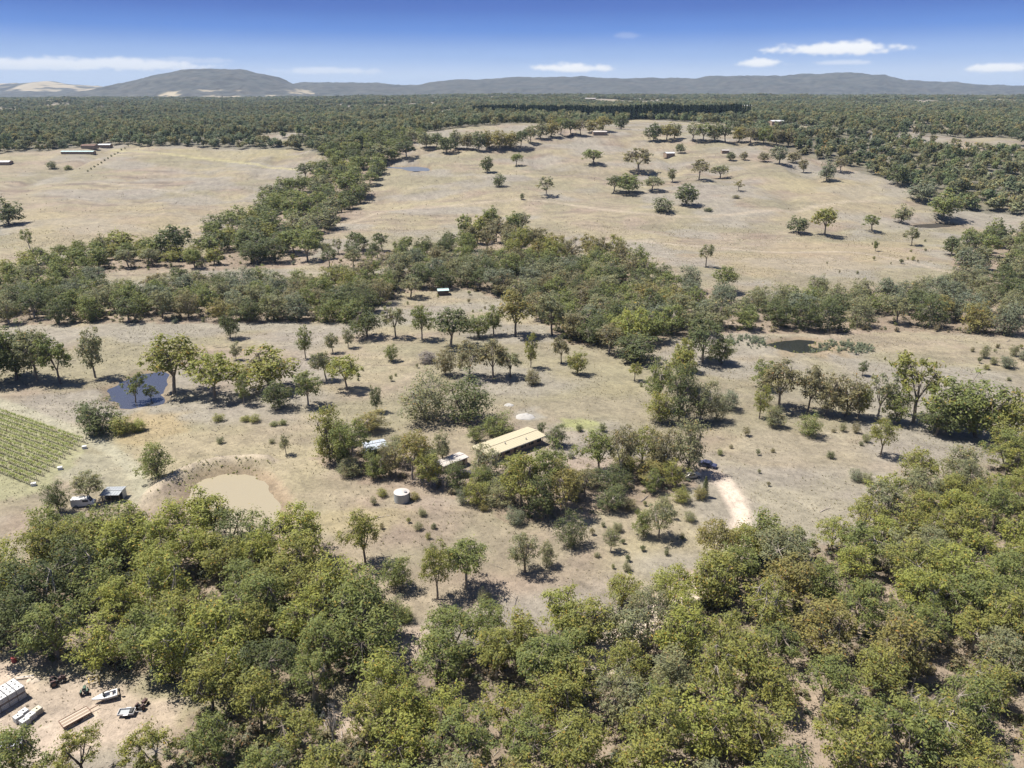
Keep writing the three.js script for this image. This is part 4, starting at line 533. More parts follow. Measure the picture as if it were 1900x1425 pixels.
{
  const rnd = rngOf(45), list = [], dry = [], low = [];
  const shrubTone = [[0.20, 0.205, 0.105], [0.175, 0.185, 0.07], [0.22, 0.19, 0.115], [0.17, 0.19, 0.13], [0.24, 0.205, 0.145]];
  for (const [key, n] of [['lowerRight', 2400], ['lowerLeft', 800], ['bottom', 760], ['creekLeft', 700], ['creekMiddle', 800], ['creekRight', 700], ['house', 120], ['belt', 420], ['clump', 120], ['middleRow', 100], ['leftLine', 220]]) {
    const w = woods[key], [x0, x1, z0, z1] = w.b;
    for (let k = 0, t = 0; k < n && t < n * 30; t++) { const x = lerp(x0, x1, rnd()), z = lerp(z0, z1, rnd()); if (!inside(w.poly, x, z)) continue; const [px, py] = proj(x, height(x, z), z); if (px < -200 || px > 2100 || py > 1560) continue; if (gaps.some(([gx, gz, a, b]) => a && Math.hypot((x - gx) / a, (z - gz) / b) < 0.8) || !openGround(x, z)) continue; k++; const c = shrubTone[Math.floor(rnd() * 5)], v = 0.8 + 0.4 * rnd(), s = (0.7 + 2.2 * rnd() * rnd()) * (key.startsWith('creek') || key === 'belt' || key === 'leftLine' ? 1.5 : 1); list.push([x, height(x, z) - 0.1 * s, z, s * (0.7 + 0.5 * rnd()), s * 1.15, c[0] * v, c[1] * v, c[2] * v, Math.floor(rnd() * 3), rnd() * 6.28]); }
  }
  // reeds and weeds on pond and dam margins
  for (const [line, n, s0] of [[ponds[0].poly, 40, 0.5], [ponds[4].poly, 70, 0.9], [wpoly([[305, 925], [325, 900], [360, 882], [400, 872], [455, 868], [490, 872]]), 170, 0.55], [wpoly([[1500, 652], [1545, 642], [1585, 640], [1610, 648], [1560, 655]]), 170, 1.9], [wpoly([[1350, 640], [1385, 628], [1415, 634], [1400, 645]]), 110, 1.9]])
    for (let k = 0; k < n; k++) { const i = 1 + Math.floor(rnd() * (line.length - 1)), t = rnd(), x = lerp(line[i - 1][0], line[i][0], t) + (rnd() + rnd() - 1) * 4, z = lerp(line[i - 1][1], line[i][1], t) + (rnd() + rnd() - 1) * 4, s = s0 * (0.35 + 1.0 * rnd() * rnd()), c = s0 > 1.4 ? [0.23, 0.26, 0.18] : [0.30, 0.31, 0.11], v = 0.8 + 0.4 * rnd(); list.push([x, height(x, z) - 0.1, z, s, s * 0.9, c[0] * v, c[1] * v, c[2] * v, Math.floor(rnd() * 3), rnd() * 6.28]); }
  scatter('undergrowth', 'low scrubby undergrowth beneath the trees and along the water', 'undergrowth', [1, 2, 3].map((s) => [blobTree(60 + s, 0.2, 26, 0.12), plainLeaf, 'foliage']), list);
  // dry grass tussocks on open ground
  const tuft = (seed) => { const r = rngOf(seed), p = [], c = [], i = []; for (let k = 0; k < 9; k++) { const a = r() * 6.28, l = 0.25 + 0.3 * r(), w = 0.09, n = p.length / 3, v = 0.8 + 0.4 * r(), o = 0.15 * r(); p.push(Math.cos(a) * o - Math.sin(a) * w, 0, Math.sin(a) * o + Math.cos(a) * w, Math.cos(a) * o + Math.sin(a) * w, 0, Math.sin(a) * o - Math.cos(a) * w, Math.cos(a) * l, 0.6 + 0.5 * r(), Math.sin(a) * l); for (let q = 0; q < 3; q++) c.push(v, v, v); i.push(n, n + 1, n + 2); } const g = new THREE.BufferGeometry(); g.setAttribute('position', new THREE.Float32BufferAttribute(p, 3)); g.setAttribute('color', new THREE.Float32BufferAttribute(c, 3)); g.setIndex(i); return g; };
  const grassTone = [[0.34, 0.29, 0.185], [0.32, 0.27, 0.17], [0.29, 0.24, 0.16], [0.27, 0.25, 0.13], [0.36, 0.305, 0.20], [0.23, 0.19, 0.14]];
  for (let k = 0; k < 90000; k++) {
    const D = 60 + 460 * Math.pow(rnd(), 0.75), x = (rnd() * 2 - 1) * (D * 0.8 + 30), z = -D; const cl = fbm(x / 12, z / 12, 3, 66); if (rnd() > sstep(0.34, 0.66, cl)) continue; if (!openGround(x, z)) continue;
    const c = grassTone[Math.floor(clamp(noise(x / 7, z / 7, 14) * 0.7 + rnd() * 0.4, 0, 0.99) * 6)], s = 0.2 + 0.4 * rnd() * rnd() + D / 1900; dry.push([x, height(x, z) - 0.02, z, s * 0.8, s, c[0], c[1], c[2], Math.floor(rnd() * 3), rnd() * 6.28]);
  }
  for (let k = 0; k < 9000; k++) { const D = 480 + 520 * rnd(), x = (rnd() * 2 - 1) * D * 0.8, z = -D; if (!paddocks.some((p) => inZone(p, x, z)) || rnd() > sstep(0.4, 0.7, fbm(x / 40, z / 9, 3, 67))) continue; const c = grassTone[2 + Math.floor(rnd() * 4)], s = 0.7 + 1.1 * rnd() * rnd(); dry.push([x, height(x, z) - 0.02, z, s * 0.6, s, c[0] * 0.8, c[1] * 0.8, c[2] * 0.8, Math.floor(rnd() * 3), rnd() * 6.28]); }
  const straw = new THREE.MeshStandardMaterial({ color: 0xffffff, vertexColors: true, roughness: 1 });
  scatter('dry_grass', 'dry straw-coloured grass tussocks over the open ground', 'grass', [71, 72, 73].map((s) => [tuft(s), straw, 'tussock']), dry);
  // fallen sticks and bark
  const stick = (seed) => { const r = rngOf(seed), o = { p: [], i: [] }; limb([new THREE.Vector3(-0.5, 0.05, 0), new THREE.Vector3(0, 0.1, 0.05 * r()), new THREE.Vector3(0.5, 0.06, 0.2 * r())], 0.035, 0.015, 4, o); for (let k = 0; k < 3; k++) { const t = r() - 0.3; limb([new THREE.Vector3(t, 0.07, 0), new THREE.Vector3(t + 0.2, 0.16, (r() - 0.5) * 0.6)], 0.02, 0.008, 3, o); } return tubeGeometry(o); };
  const stickMat = new THREE.MeshStandardMaterial({ color: 0xffffff, roughness: 1 });
  for (const [key, n] of [['lowerRight', 1500], ['lowerLeft', 500], ['bottom', 500], ['house', 250], ['creekLeft', 250], ['creekMiddle', 300]]) { const w = woods[key], [x0, x1, z0, z1] = w.b; for (let k = 0; k < n; k++) { const x = lerp(x0, x1, rnd()), z = lerp(z0, z1, rnd()); if (!inside(w.poly, x, z) || !openGround(x, z)) continue; const v = 0.16 + 0.2 * rnd(), s = 1.2 + 3.2 * rnd() * rnd(); low.push([x, height(x, z), z, 1 + s * 0.2, s, v, v * 0.86, v * 0.75, Math.floor(rnd() * 3), rnd() * 6.28]); } }
  for (let k = 0; k < 700; k++) { const D = 100 + 360 * rnd(), x = (rnd() * 2 - 1) * D * 0.75, z = -D; if (!openGround(x, z)) continue; const v = 0.13 + 0.2 * rnd(), s = 1 + 3 * rnd() * rnd(); low.push([x, height(x, z), z, 1 + s * 0.2, s, v, v * 0.86, v * 0.75, Math.floor(rnd() * 3), rnd() * 6.28]); }
  scatter('fallen_branches', 'grey sticks and fallen branches littering the ground', 'litter', [81, 82, 83].map((s) => [stick(s), stickMat, 'litter']), low);
}
// ---------------------------------------------------------------- built things
const box = (w, h, d, x = 0, y = 0, z = 0) => new THREE.BoxGeometry(w, h, d).translate(x, y, z);
const cyl = (r0, r1, h, n, x = 0, y = 0, z = 0) => new THREE.CylinderGeometry(r0, r1, h, n).translate(x, y, z);
const merge = (list) => mergeGeometries(list.map((g) => (g.index ? g.toNonIndexed() : g)));
const turnOf = (a, b) => Math.atan2(-(b.z - a.z), b.x - a.x);
const M = { cream: mat(0.40, 0.352, 0.24, 0.65), white: mat(0.56, 0.555, 0.545, 0.5), pinkWhite: mat(0.44, 0.40, 0.365, 0.6), brick: mat(0.32, 0.235, 0.18), silver: mat(0.42, 0.455, 0.49, 0.4, { metalness: 0.15 }), zinc: mat(0.32, 0.335, 0.34, 0.5, { metalness: 0.2 }), glass: mat(0.03, 0.035, 0.04, 0.1), darkTimber: mat(0.10, 0.075, 0.055), timber: mat(0.27, 0.20, 0.145), paleTimber: mat(0.42, 0.35, 0.27), rust: mat(0.15, 0.085, 0.06), maroon: mat(0.075, 0.04, 0.036, 0.7), tyre: mat(0.02, 0.02, 0.02, 0.9), steel: mat(0.32, 0.32, 0.33, 0.45, { metalness: 0.4 }), green: mat(0.045, 0.09, 0.06, 0.55), yellow: mat(0.55, 0.38, 0.08, 0.6), teal: mat(0.42, 0.55, 0.52, 0.5), red: mat(0.32, 0.06, 0.05, 0.6), concrete: mat(0.47, 0.45, 0.42, 0.9), gravel: mat(0.34, 0.325, 0.30, 0.95), plastic: mat(0.54, 0.54, 0.52, 0.45), oldPlastic: mat(0.5, 0.45, 0.32, 0.5), blueCar: mat(0.045, 0.05, 0.09, 0.35), beigeCar: mat(0.48, 0.43, 0.35, 0.3), silverCar: mat(0.5, 0.5, 0.54, 0.3, { metalness: 0.3 }), darkCar: mat(0.05, 0.04, 0.07, 0.3), black: mat(0.03, 0.03, 0.03, 0.7) };
// a roof slope: L along x, from the ridge at z = 0 down to z = s * run
function slope(L, run, drop, s, ribs) {
  const list = [box(L, 0.07, Math.hypot(run, drop), 0, 0, 0)]; for (let k = 0; k <= ribs; k++) list.push(box(0.07, 0.05, Math.hypot(run, drop), -L / 2 + 0.04 + (k / ribs) * (L - 0.08), 0.055, 0));
  const g = merge(list); g.rotateX(s * Math.atan2(drop, run)); g.translate(0, -drop / 2, s * run / 2); return g;
}
function building({ name, label, category, pos, turn, L, W, H, pitch, over, roof, wall, ribs, fronts = [], posts = 0, vents = [], group, openFront }) {
  const t = thing(name, label, category, [pos.x, pos.y, pos.z], turn, group), rise = (W / 2 + over) * Math.tan(pitch), top = H + (W / 2) * Math.tan(pitch) + 0.05, wl = [];
  if (openFront) { for (const [x, z] of [[-L / 2 + 0.1, W / 2 - 0.1], [L / 2 - 0.1, W / 2 - 0.1], [0, W / 2 - 0.1]]) part('post', box(0.16, H + 0.3, 0.16, x, H / 2 - 0.15, z), M.darkTimber, t); part('wall', box(L, H + 0.5, 0.12, 0, H / 2 - 0.25, -W / 2), wall, t); for (const s of [-1, 1]) part('wall', box(0.12, H + 0.5, W * 0.55, s * L / 2, H / 2 - 0.25, -W * 0.22), wall, t); }
  else {
    wl.push(box(L, H + 0.6, 0.25, 0, H / 2 - 0.3, W / 2 - 0.125), box(L, H + 0.6, 0.25, 0, H / 2 - 0.3, -W / 2 + 0.125));
    for (const s of [-1, 1]) { const sh = new THREE.Shape([[-W / 2 + 0.26, -0.6], [W / 2 - 0.26, -0.6], [W / 2 - 0.26, H], [0, H + (W / 2) * Math.tan(pitch) - 0.12], [-W / 2 + 0.26, H]].map(([a, b]) => new THREE.Vector2(a, b))); const g = new THREE.ExtrudeGeometry(sh, { depth: 0.24, bevelEnabled: false }); g.rotateY(Math.PI / 2); g.translate(s * (L / 2 - 0.13) - 0.12, 0, 0); part('wall', g, wall, t); }
    part('wall', wl[0], wall, t); part('wall', wl[1], wall, t);
  }
  for (const s of [-1, 1]) { const r = part('roof', slope(L + over * 1.2, W / 2 + over, rise, s, ribs), roof, t); r.position.y = top; if (s > 0) { part('ridge_cap', box(L + over * 1.2, 0.08, 0.4, 0, 0.09, 0), roof, r); for (const [x, z] of vents) part('vent_pipe', cyl(0.16, 0.16, 0.9, 10, x, 0.1 - (z / (W / 2 + over)) * rise, z), M.steel, r); part('gutter', box(L + over * 1.2, 0.14, 0.14, 0, -rise - 0.08, W / 2 + over), M.zinc, r); } }
  for (const [kind, x, w, h, y] of fronts) { const f = part(kind, box(w, h, 0.06, x, y + h / 2, W / 2 + 0.035), kind === 'door' ? M.darkTimber : M.paleTimber, t); if (kind === 'window') part('pane', box(w - 0.16, h - 0.16, 0.03, x, y + h / 2, W / 2 + 0.08), M.glass, f); else part('handle', box(0.05, 0.14, 0.06, x + w / 2 - 0.12, y + 1, W / 2 + 0.09), M.steel, f); }
  for (let k = 0; k < posts; k++) part('post', cyl(0.07, 0.07, H - over * Math.tan(pitch) + 0.3, 8, -L / 2 + 0.3 + (k / (posts - 1)) * (L - 0.6), (H - over * Math.tan(pitch)) / 2 - 0.15, W / 2 + over - 0.25), M.timber, t);
  return t;
}
{ // the long house
  const g0 = at(925, 848).y, y = g0 + 3.4, A = plane(873, 824, y), B = plane(979, 787, y), C = plane(1001, 800, y), turn = turnOf(A, B), L = A.distanceTo(B), dir = B.clone().sub(A).normalize(), side = C.clone().sub(B), W = Math.max(7.5, side.clone().addScaledVector(dir, -side.dot(dir)).length()), front = new THREE.Vector3(Math.sin(turn), 0, Math.cos(turn)), mid = A.clone().lerp(B, 0.5).addScaledVector(front, W / 2); mid.y = Math.min(height(mid.x, mid.z), g0);
  console.log('house', L.toFixed(1), W.toFixed(1), (turn / DEG).toFixed(0));
  const LL = L - 0.4, fronts = []; for (let k = 0; k < 7; k++) { const x = -LL / 2 + (k + 0.5) * LL / 7; fronts.push(k === 3 ? ['door', x, 1.0, 2.1, 0.05] : ['window', x, 1.8, 1.3, 0.85]); }
  building({ name: 'house', label: 'long low house with a cream ribbed metal roof', category: 'house', pos: mid, turn, L: LL - 1.2, W: W - 2.4, H: 2.75, pitch: 0.1, over: 1.2, roof: M.cream, wall: M.brick, ribs: Math.round(LL / 0.75), fronts, posts: 9, vents: [[LL * 0.2, 2.4], [-LL * 0.12, 1.2]] });
  const w = at(838, 866); building({ name: 'shed', label: 'small shed with a white roof off the lower end of the house', category: 'shed', pos: w, turn: turn + 0.03, L: 7.6, W: 3.2, H: 2.1, pitch: 0.1, over: 0.3, roof: M.pinkWhite, wall: M.paleTimber, ribs: 14, fronts: [['door', 2.6, 0.9, 2, 0], ['window', -1.5, 1.4, 1, 0.9]] });
  const s = at(697, 842); building({ name: 'shed', label: 'silver-roofed shed among the garden trees', category: 'shed', pos: s, turn: 0.42, L: 5.4, W: 4.6, H: 2.6, pitch: 0.2, over: 0.3, roof: M.silver, wall: M.zinc, ribs: 9, fronts: [['door', 0, 2.4, 2.3, 0]] });
  const c = at(213, 926); building({ name: 'carport', label: 'open-fronted carport with a grey roof left of the muddy dam', category: 'carport', pos: c, turn: 0.05, L: 4.0, W: 3.4, H: 2.1, pitch: 0.06, over: 0.3, roof: M.zinc, wall: M.zinc, ribs: 7, openFront: true });
  const k = at(822, 546); building({ name: 'shed', label: 'tiny pale shed on the bare knoll', category: 'shed', pos: k, turn: 0.2, L: 5.2, W: 4, H: 2.3, pitch: 0.22, over: 0.3, roof: M.teal, wall: M.darkTimber, ribs: 6 });
  const d = at(1224, 862); building({ name: 'shed', label: 'small grey shed behind the trunks of the house row', category: 'shed', pos: d, turn: -0.2, L: 4.2, W: 3.2, H: 2.1, pitch: 0.15, over: 0.2, roof: M.zinc, wall: M.concrete, ribs: 6, fronts: [['door', 0, 0.9, 1.9, 0]] });
  for (const [px, py, L2, W2, H2, roof, label, tr] of [[146, 285, 34, 6, 2.2, M.teal, 'long pale green-roofed farm shed in the far left paddock', 0.02], [2, 305, 20, 9, 2.6, M.white, 'white-roofed farm shed cut by the left edge', 0.1], [196, 274, 13, 8, 3.2, M.white, 'small white building behind the long farm shed', 0.1], [167, 275, 15, 9, 3.0, M.rust, 'low red-roofed building behind the long farm shed', 0], [1241, 291, 9, 7, 3.6, M.white, 'white shed standing near the paddock crest', 0.3], [1112, 250, 15, 8, 3.2, M.pinkWhite, 'pale low building by the crest trees', 0.1], [1387, 203, 22, 14, 7, M.white, 'distant bright white house in the bushland', 0.1], [1345, 284, 7, 5, 2.6, M.pinkWhite, 'tiny pale shed near the upper fence of the paddock', 0], [1440, 232, 17, 10, 4.5, M.white, 'far white roof showing between trees above the paddock', 0.2], [1095, 187, 34, 16, 7, M.pinkWhite, 'distant pale long roof in the bushland near the centre', 0]])
    building({ name: 'farm_building', label, category: 'building', pos: at(px, py), turn: tr, L: L2, W: W2, H: H2, pitch: 0.22, over: 0.4, roof, wall: M.timber, ribs: 8, group: 'far farm buildings' });
}
{ // tank, mound, bins
  const p = at(746, 929), t = thing('water_tank', 'round pale water tank alone on the paddock', 'water tank', [p.x, p.y, p.z]), R = 1.75, H = 2.3, pts = [[R, -0.3]]; for (let k = 0; k <= 14; k++) pts.push([R + (k % 2 ? 0.05 : 0), 0.05 + (k / 14) * (H - 0.1)]); pts.push([R - 0.1, H]);
  part('wall', new THREE.LatheGeometry(pts.map(([a, b]) => new THREE.Vector2(a, b)), 40), M.zinc, t); part('lid', new THREE.ConeGeometry(R + 0.06, 0.45, 40).translate(0, H + 0.22, 0), M.pinkWhite, t); part('hatch', cyl(0.35, 0.35, 0.14, 16, 0.9, H + 0.3, 0.4), M.steel, t); part('pipe', cyl(0.06, 0.06, H, 8, R + 0.12, H / 2, 0.3), M.black, t);
  const rnd = rngOf(7);
  for (const [px, py, r, h, m, name, label, cat] of [[975, 774, 2.8, 0.9, M.gravel, 'gravel_heap', 'pale grey gravel heap beyond the right end of the house', 'gravel heap'], [944, 752, 1.6, 0.6, M.gravel, 'gravel_heap', 'smaller white heap above the pale grey one', 'gravel heap'], [62, 1262, 1.1, 0.5, M.paleTimber, 'sand_heap', 'low pale heap at the back of the dirt yard', 'sand heap']]) {
    const g = new THREE.SphereGeometry(1, 40, 18, 0, 6.2832, 0, Math.PI / 2), a = g.attributes.position; for (let i = 0; i < a.count; i++) { const x = a.getX(i), y = a.getY(i), z = a.getZ(i), n = 0.72 + 0.55 * fbm(x * 2.2 + px, z * 2.2 + py + y, 4, 3); a.setXYZ(i, x * r * n, Math.pow(y, 1.4) * h * n - 0.1, z * r * 0.8 * n); } g.computeVertexNormals();
    const o = at(px, py), q = new THREE.Mesh(g, m); q.name = numbered(name); q.position.copy(o); tag(q, label, cat); scene.add(q);
  }
}
function car(name, label, category, pos, turn, paint, van) {
  const t = thing(name, label, category, [pos.x, pos.y, pos.z], turn), sh = new THREE.Shape((van ? [[-2.3, 0.35], [2.3, 0.35], [2.35, 0.95], [1.75, 1.15], [1.25, 1.95], [-2.25, 2.0], [-2.35, 1.0]] : [[-2.1, 0.35], [2.1, 0.35], [2.15, 0.75], [1.9, 0.88], [1.05, 0.95], [0.5, 1.42], [-1.0, 1.45], [-1.75, 0.98], [-2.15, 0.9]]).map(([a, b]) => new THREE.Vector2(a, b)));
  part('body', new THREE.ExtrudeGeometry(sh, { depth: 1.56, bevelEnabled: true, bevelSize: 0.06, bevelThickness: 0.08, bevelSegments: 2 }).translate(0, 0, -0.78), paint, t);
  const glass = van ? [[0.95, 1.3, 1.2, 0.5]] : [[0.0, 0.98, 0.9, 0.36], [-0.85, 0.98, 0.6, 0.34]];
  for (const s of [-1, 1]) for (const [x, y, w, h] of glass) part('window', box(w, h, 0.03, x * 0.9 - 0.1, y + h / 2, s * 0.872), M.glass, t);
  const ws = van ? [1.56, 1.58, 0.95, 0.98] : [0.83, 1.2, 0.7, 0.72]; const g1 = box(0.03, ws[2], 1.4); g1.rotateZ(van ? 0.56 : 0.87); g1.translate(ws[0] + 0.03, ws[1] + 0.03, 0); part('windscreen', g1, M.glass, t);
  for (const [x, z] of [[1.35, 0.78], [1.35, -0.78], [-1.35, 0.78], [-1.35, -0.78]]) { const w = part('wheel', new THREE.CylinderGeometry(0.33, 0.33, 0.24, 20).rotateX(Math.PI / 2).translate(x, 0.33, z), M.tyre, t); part('rim', new THREE.CylinderGeometry(0.19, 0.19, 0.26, 14).rotateX(Math.PI / 2).translate(x, 0.33, z), M.steel, w); }
  for (const s of [-1, 1]) part('headlight', box(0.06, 0.16, 0.34, 2.2, 0.7, s * 0.58), M.white, t);
}
car('parked_car', 'pale beige car parked at the head of the drive', 'car', at(1283, 886), 0.3, M.beigeCar);
car('parked_car', 'dark blue car in the shade beside the drive', 'car', at(1313, 866), -0.5, M.blueCar);
car('parked_car', 'dark car parked at the white-roofed shed by the house', 'car', at(862, 884), 0.5, M.darkCar);
car('parked_car', 'silver car half hidden by bushes in the bottom left corner', 'car', at(10, 1392), 0.5, M.silverCar);
car('white_van', 'white van behind the tree beside the carport', 'van', at(156, 938), 0.2, M.white, true);
// vineyard
{
  const a = at(0, 768), b = at(158, 822), e = at(60, 902), turn = turnOf(a, b), dir = new THREE.Vector3().subVectors(b, a).setY(0).normalize(), across = new THREE.Vector3(Math.sin(turn), 0, Math.cos(turn)), depth = new THREE.Vector3().subVectors(e, b).dot(across), shift = new THREE.Vector3().subVectors(e, b).dot(dir) / depth, n = 11, step = depth / (n - 1);
  console.log('vines', depth.toFixed(1), step.toFixed(2));
  const LEN = 86, shapes = [1, 2, 3].map((s) => { const rnd = rngOf(500 + s), lv = new Leaves(), wood = { p: [], i: [] }; for (let x = 0.9; x < LEN; x += 1.05) { const v = 0.8 + 0.4 * rnd(); if (rnd() < 0.05) continue; for (let q = 0; q < 2; q++) lv.clump(-x + (rnd() - 0.5) * 0.5, 1.0 + rnd() * 0.3, (rnd() - 0.5) * 0.2, 0.44 * v, 0.5 * v, 24, 0.32, rnd, 0.5); limb([new THREE.Vector3(-x, -0.2, 0), new THREE.Vector3(-x + 0.05, 0.85, 0.03)], 0.05, 0.035, 4, wood); } return [lv.build(), tubeGeometry(wood)]; });
  const leaf = foliage(0.29, 0.34, 0.085), postG = box(0.1, 1.9, 0.1, 0, 0.65, 0), stay = box(0.06, 1.9, 0.06).rotateZ(-0.55).translate(0.5, 0.6, 0), mid = turnOf(a, b);
  for (let k = 0; k < n; k++) {
    const p = b.clone().addScaledVector(across, k * step).addScaledVector(dir, shift * k * step - 0.4), far = p.clone().addScaledVector(dir, -LEN), hy = height(p.x, p.z), fy = height(far.x, far.z);
    const t = thing('vine_row', `vineyard row ${['first, along the top track', 'second from the top track', 'third from the top track', 'fourth from the top track', 'fifth from the top track', 'sixth from the top track', 'seventh from the top track', 'eighth from the top track', 'third from the bottom of the vineyard', 'second from the bottom of the vineyard', 'last at the bottom of the vineyard'][k]}`, 'vine row', [p.x, hy, p.z], turn, 'vineyard rows');
    t.rotation.order = 'YXZ'; t.rotation.z = Math.atan2(hy - fy, LEN);
    part('foliage', shapes[k % 3][0], leaf, t); part('stem', shapes[k % 3][1], M.timber, t).userData.kind = 'stuff'; part('end_post', postG, M.paleTimber, t); part('stay', stay, M.paleTimber, t);
    for (let q = 1; q < 10; q++) { const m = part('post', postG, M.timber, t); m.position.x = -q * 7.5; }
  }
  for (const [px, py, label] of [[157, 832, 'white box at the top corner of the vineyard'], [112, 871, 'white box half way along the vineyard end'], [63, 901, 'white box at the bottom corner of the vineyard']]) { const o = at(px, py), t = thing('white_box', label, 'box', [o.x, o.y, o.z], 0.4); part('body', box(1.0, 0.7, 0.8, 0, 0.3, 0), M.white, t); part('lid', box(1.08, 0.08, 0.88, 0, 0.69, 0), M.plastic, t); }
}
// dirt yard
{
  const toteG = { tank: new THREE.BoxGeometry(1.08, 0.92, 0.92, 1, 1, 1).translate(0, 0.62, 0), pallet: merge([box(1.2, 0.05, 1.0, 0, 0.13, 0), box(1.2, 0.05, 0.12, 0, 0.03, 0.42), box(1.2, 0.05, 0.12, 0, 0.03, -0.42), box(0.12, 0.08, 1, 0.5, 0.07, 0), box(0.12, 0.08, 1, -0.5, 0.07, 0)]), cap: cyl(0.12, 0.12, 0.08, 12, 0, 1.12, 0) };
  const bars = []; for (let k = 0; k <= 5; k++) for (const s of [-1, 1]) { bars.push(box(0.03, 1.0, 0.03, -0.57 + k * 0.228, 0.62, s * 0.485), box(0.03, 1.0, 0.03, s * 0.575, 0.62, -0.46 + k * 0.184)); } for (let k = 0; k < 4; k++) for (const s of [-1, 1]) bars.push(box(1.18, 0.03, 0.03, 0, 0.2 + k * 0.28, s * 0.49), box(0.03, 0.03, 1.0, s * 0.58, 0.2 + k * 0.28, 0)); toteG.cage = merge(bars);
  const tote = (pos, turn, m, label, group) => { const t = thing('plastic_tote', label, 'tote', [pos.x, pos.y, pos.z], turn, group); part('tank', toteG.tank, m, t); part('cage', toteG.cage, M.steel, t); part('pallet', toteG.pallet, M.timber, t); part('cap', toteG.cap, M.black, t); };
  const a = at(4, 1322), b = at(50, 1294), turn = turnOf(a, b), dir = new THREE.Vector3(Math.cos(turn), 0, -Math.sin(turn)), back = new THREE.Vector3(-Math.sin(turn), 0, -Math.cos(turn));
  const g0 = height(a.x, a.z) - 0.05;
  for (let i = -2; i < 3; i++) for (let j = 0; j < 3; j++) for (let q = 0; q < 2; q++) { const p = a.clone().addScaledVector(dir, 0.6 + i * 1.24).addScaledVector(back, 0.5 + j * 1.06); p.y = g0 + q * 1.19; tote(p, turn, M.plastic, `white caged tote, ${q ? 'top' : 'lower'} layer of big stack, ${['front', 'middle', 'back'][j]} line, ${nth[2 - i]} from right`, 'totes of the big yard stack'); }
  [[36, 1338, 'white tote nearest the bottom of the loose group'], [48, 1345, 'white tote at the lower right of the loose group'], [46, 1329, 'white tote behind the front two of the loose group'], [59, 1335, 'white tote at the right of the loose white ones']].forEach(([x, y, l], k) => tote(at(x, y), turn + 0.05 * k, M.plastic, l, 'loose totes in the yard'));
  tote(at(71, 1325), turn + 0.1, M.oldPlastic, 'yellowed tote standing apart from the white ones', 'loose totes in the yard');
  { // slatted trailer
    const c = at(141, 1336), A = at(117, 1339), B = at(152, 1320), t = thing('flat_trailer', 'rusty flat trailer with a slatted deck in the yard', 'trailer', [c.x, c.y, c.z], turnOf(A, B));
    for (let k = 0; k < 5; k++) part('deck_plank', box(3.8, 0.06, 0.3, 0, 0.62, -0.68 + k * 0.34), k % 2 ? M.timber : M.paleTimber, t); for (const s of [-1, 1]) { part('side_rail', box(3.9, 0.2, 0.09, 0, 0.6, s * 0.92), M.rust, t); part('end_rail', box(0.09, 0.2, 1.75, s * 1.95, 0.58, 0), M.rust, t); part('wheel', new THREE.CylinderGeometry(0.32, 0.32, 0.2, 18).rotateX(Math.PI / 2).translate(0.2, 0.32, s * 0.8), M.tyre, t); } for (let k = 0; k < 4; k++) part('cross_bar', box(0.1, 0.1, 1.75, -1.5 + k, 0.53, 0), M.rust, t); part('drawbar', box(1.3, 0.09, 0.09, 2.6, 0.5, 0), M.rust, t);
  }
  { // boat
    const c = at(196, 1299), A = at(180, 1302), B = at(216, 1292), t = thing('small_boat', 'small white boat with a pointed bow in the yard', 'boat', [c.x, c.y + 0.15, c.z], turnOf(A, B)), L = 3.5, nS = 14, pos = [], idx = [];
    for (let i = 0; i <= nS; i++) { const u = i / nS, x = -L / 2 + u * L, w = 0.85 * Math.pow(Math.sin(clamp(u * 1.9 + 0.02, 0, Math.PI / 2)), 0.8) * (1 - 0.1 * u), kx = 0.55 * Math.pow(1 - u, 2.5); for (const [a, y] of [[0, kx], [0.45, 0.12 + kx], [0.85, 0.42 + kx * 0.5], [1, 0.75]]) pos.push([x, y, w * a]); }
    const all = [], N = 4; for (const s of [1, -1]) for (const [x, y, z] of pos) all.push(x, y, z * s); const off = pos.length; for (let i = 0; i < nS; i++) for (let k = 0; k < N - 1; k++) for (const o of [0, off]) { const p = o + i * N + k; idx.push(p, p + 1, p + N, p + 1, p + N + 1, p + N); } for (let k = 0; k < N - 1; k++) { const p = nS * N + k; idx.push(p, p + 1, off + p, p + 1, off + p + 1, off + p); }
    const g = new THREE.BufferGeometry(); g.setAttribute('position', new THREE.Float32BufferAttribute(all, 3)); g.setIndex(idx); g.computeVertexNormals(); part('hull', g, M.white, t);
    const deck = new THREE.Shape(); for (let i = 0; i <= nS; i++) { const [x, , z] = pos[i * N + 3]; i ? deck.lineTo(x, z) : deck.moveTo(x, z); } for (let i = nS; i >= 0; i--) { const [x, , z] = pos[i * N + 3]; deck.lineTo(x, -z); }
    const well = new THREE.Path([new THREE.Vector2(0.0, -0.5), new THREE.Vector2(1.6, -0.55), new THREE.Vector2(1.6, 0.55), new THREE.Vector2(0.0, 0.5)]); deck.holes.push(well);
    part('deck', new THREE.ExtrudeGeometry(deck, { depth: 0.06, bevelEnabled: false }).rotateX(Math.PI / 2).translate(0, 0.8, 0), M.white, t); part('seat', box(0.35, 0.06, 1.2, 0.9, 0.6, 0), M.pinkWhite, t); part('floor', box(1.7, 0.04, 1.1, 0.8, 0.25, 0), M.zinc, t);
    const ws = box(0.05, 0.4, 1.0); ws.rotateZ(0.5); ws.translate(-0.1, 0.98, 0); part('windscreen', ws, M.glass, t); part('outboard_motor', merge([box(0.3, 0.45, 0.28, 2.05, 1.0, 0), box(0.14, 0.7, 0.12, 2.06, 0.55, 0)]), M.black, t);
  }
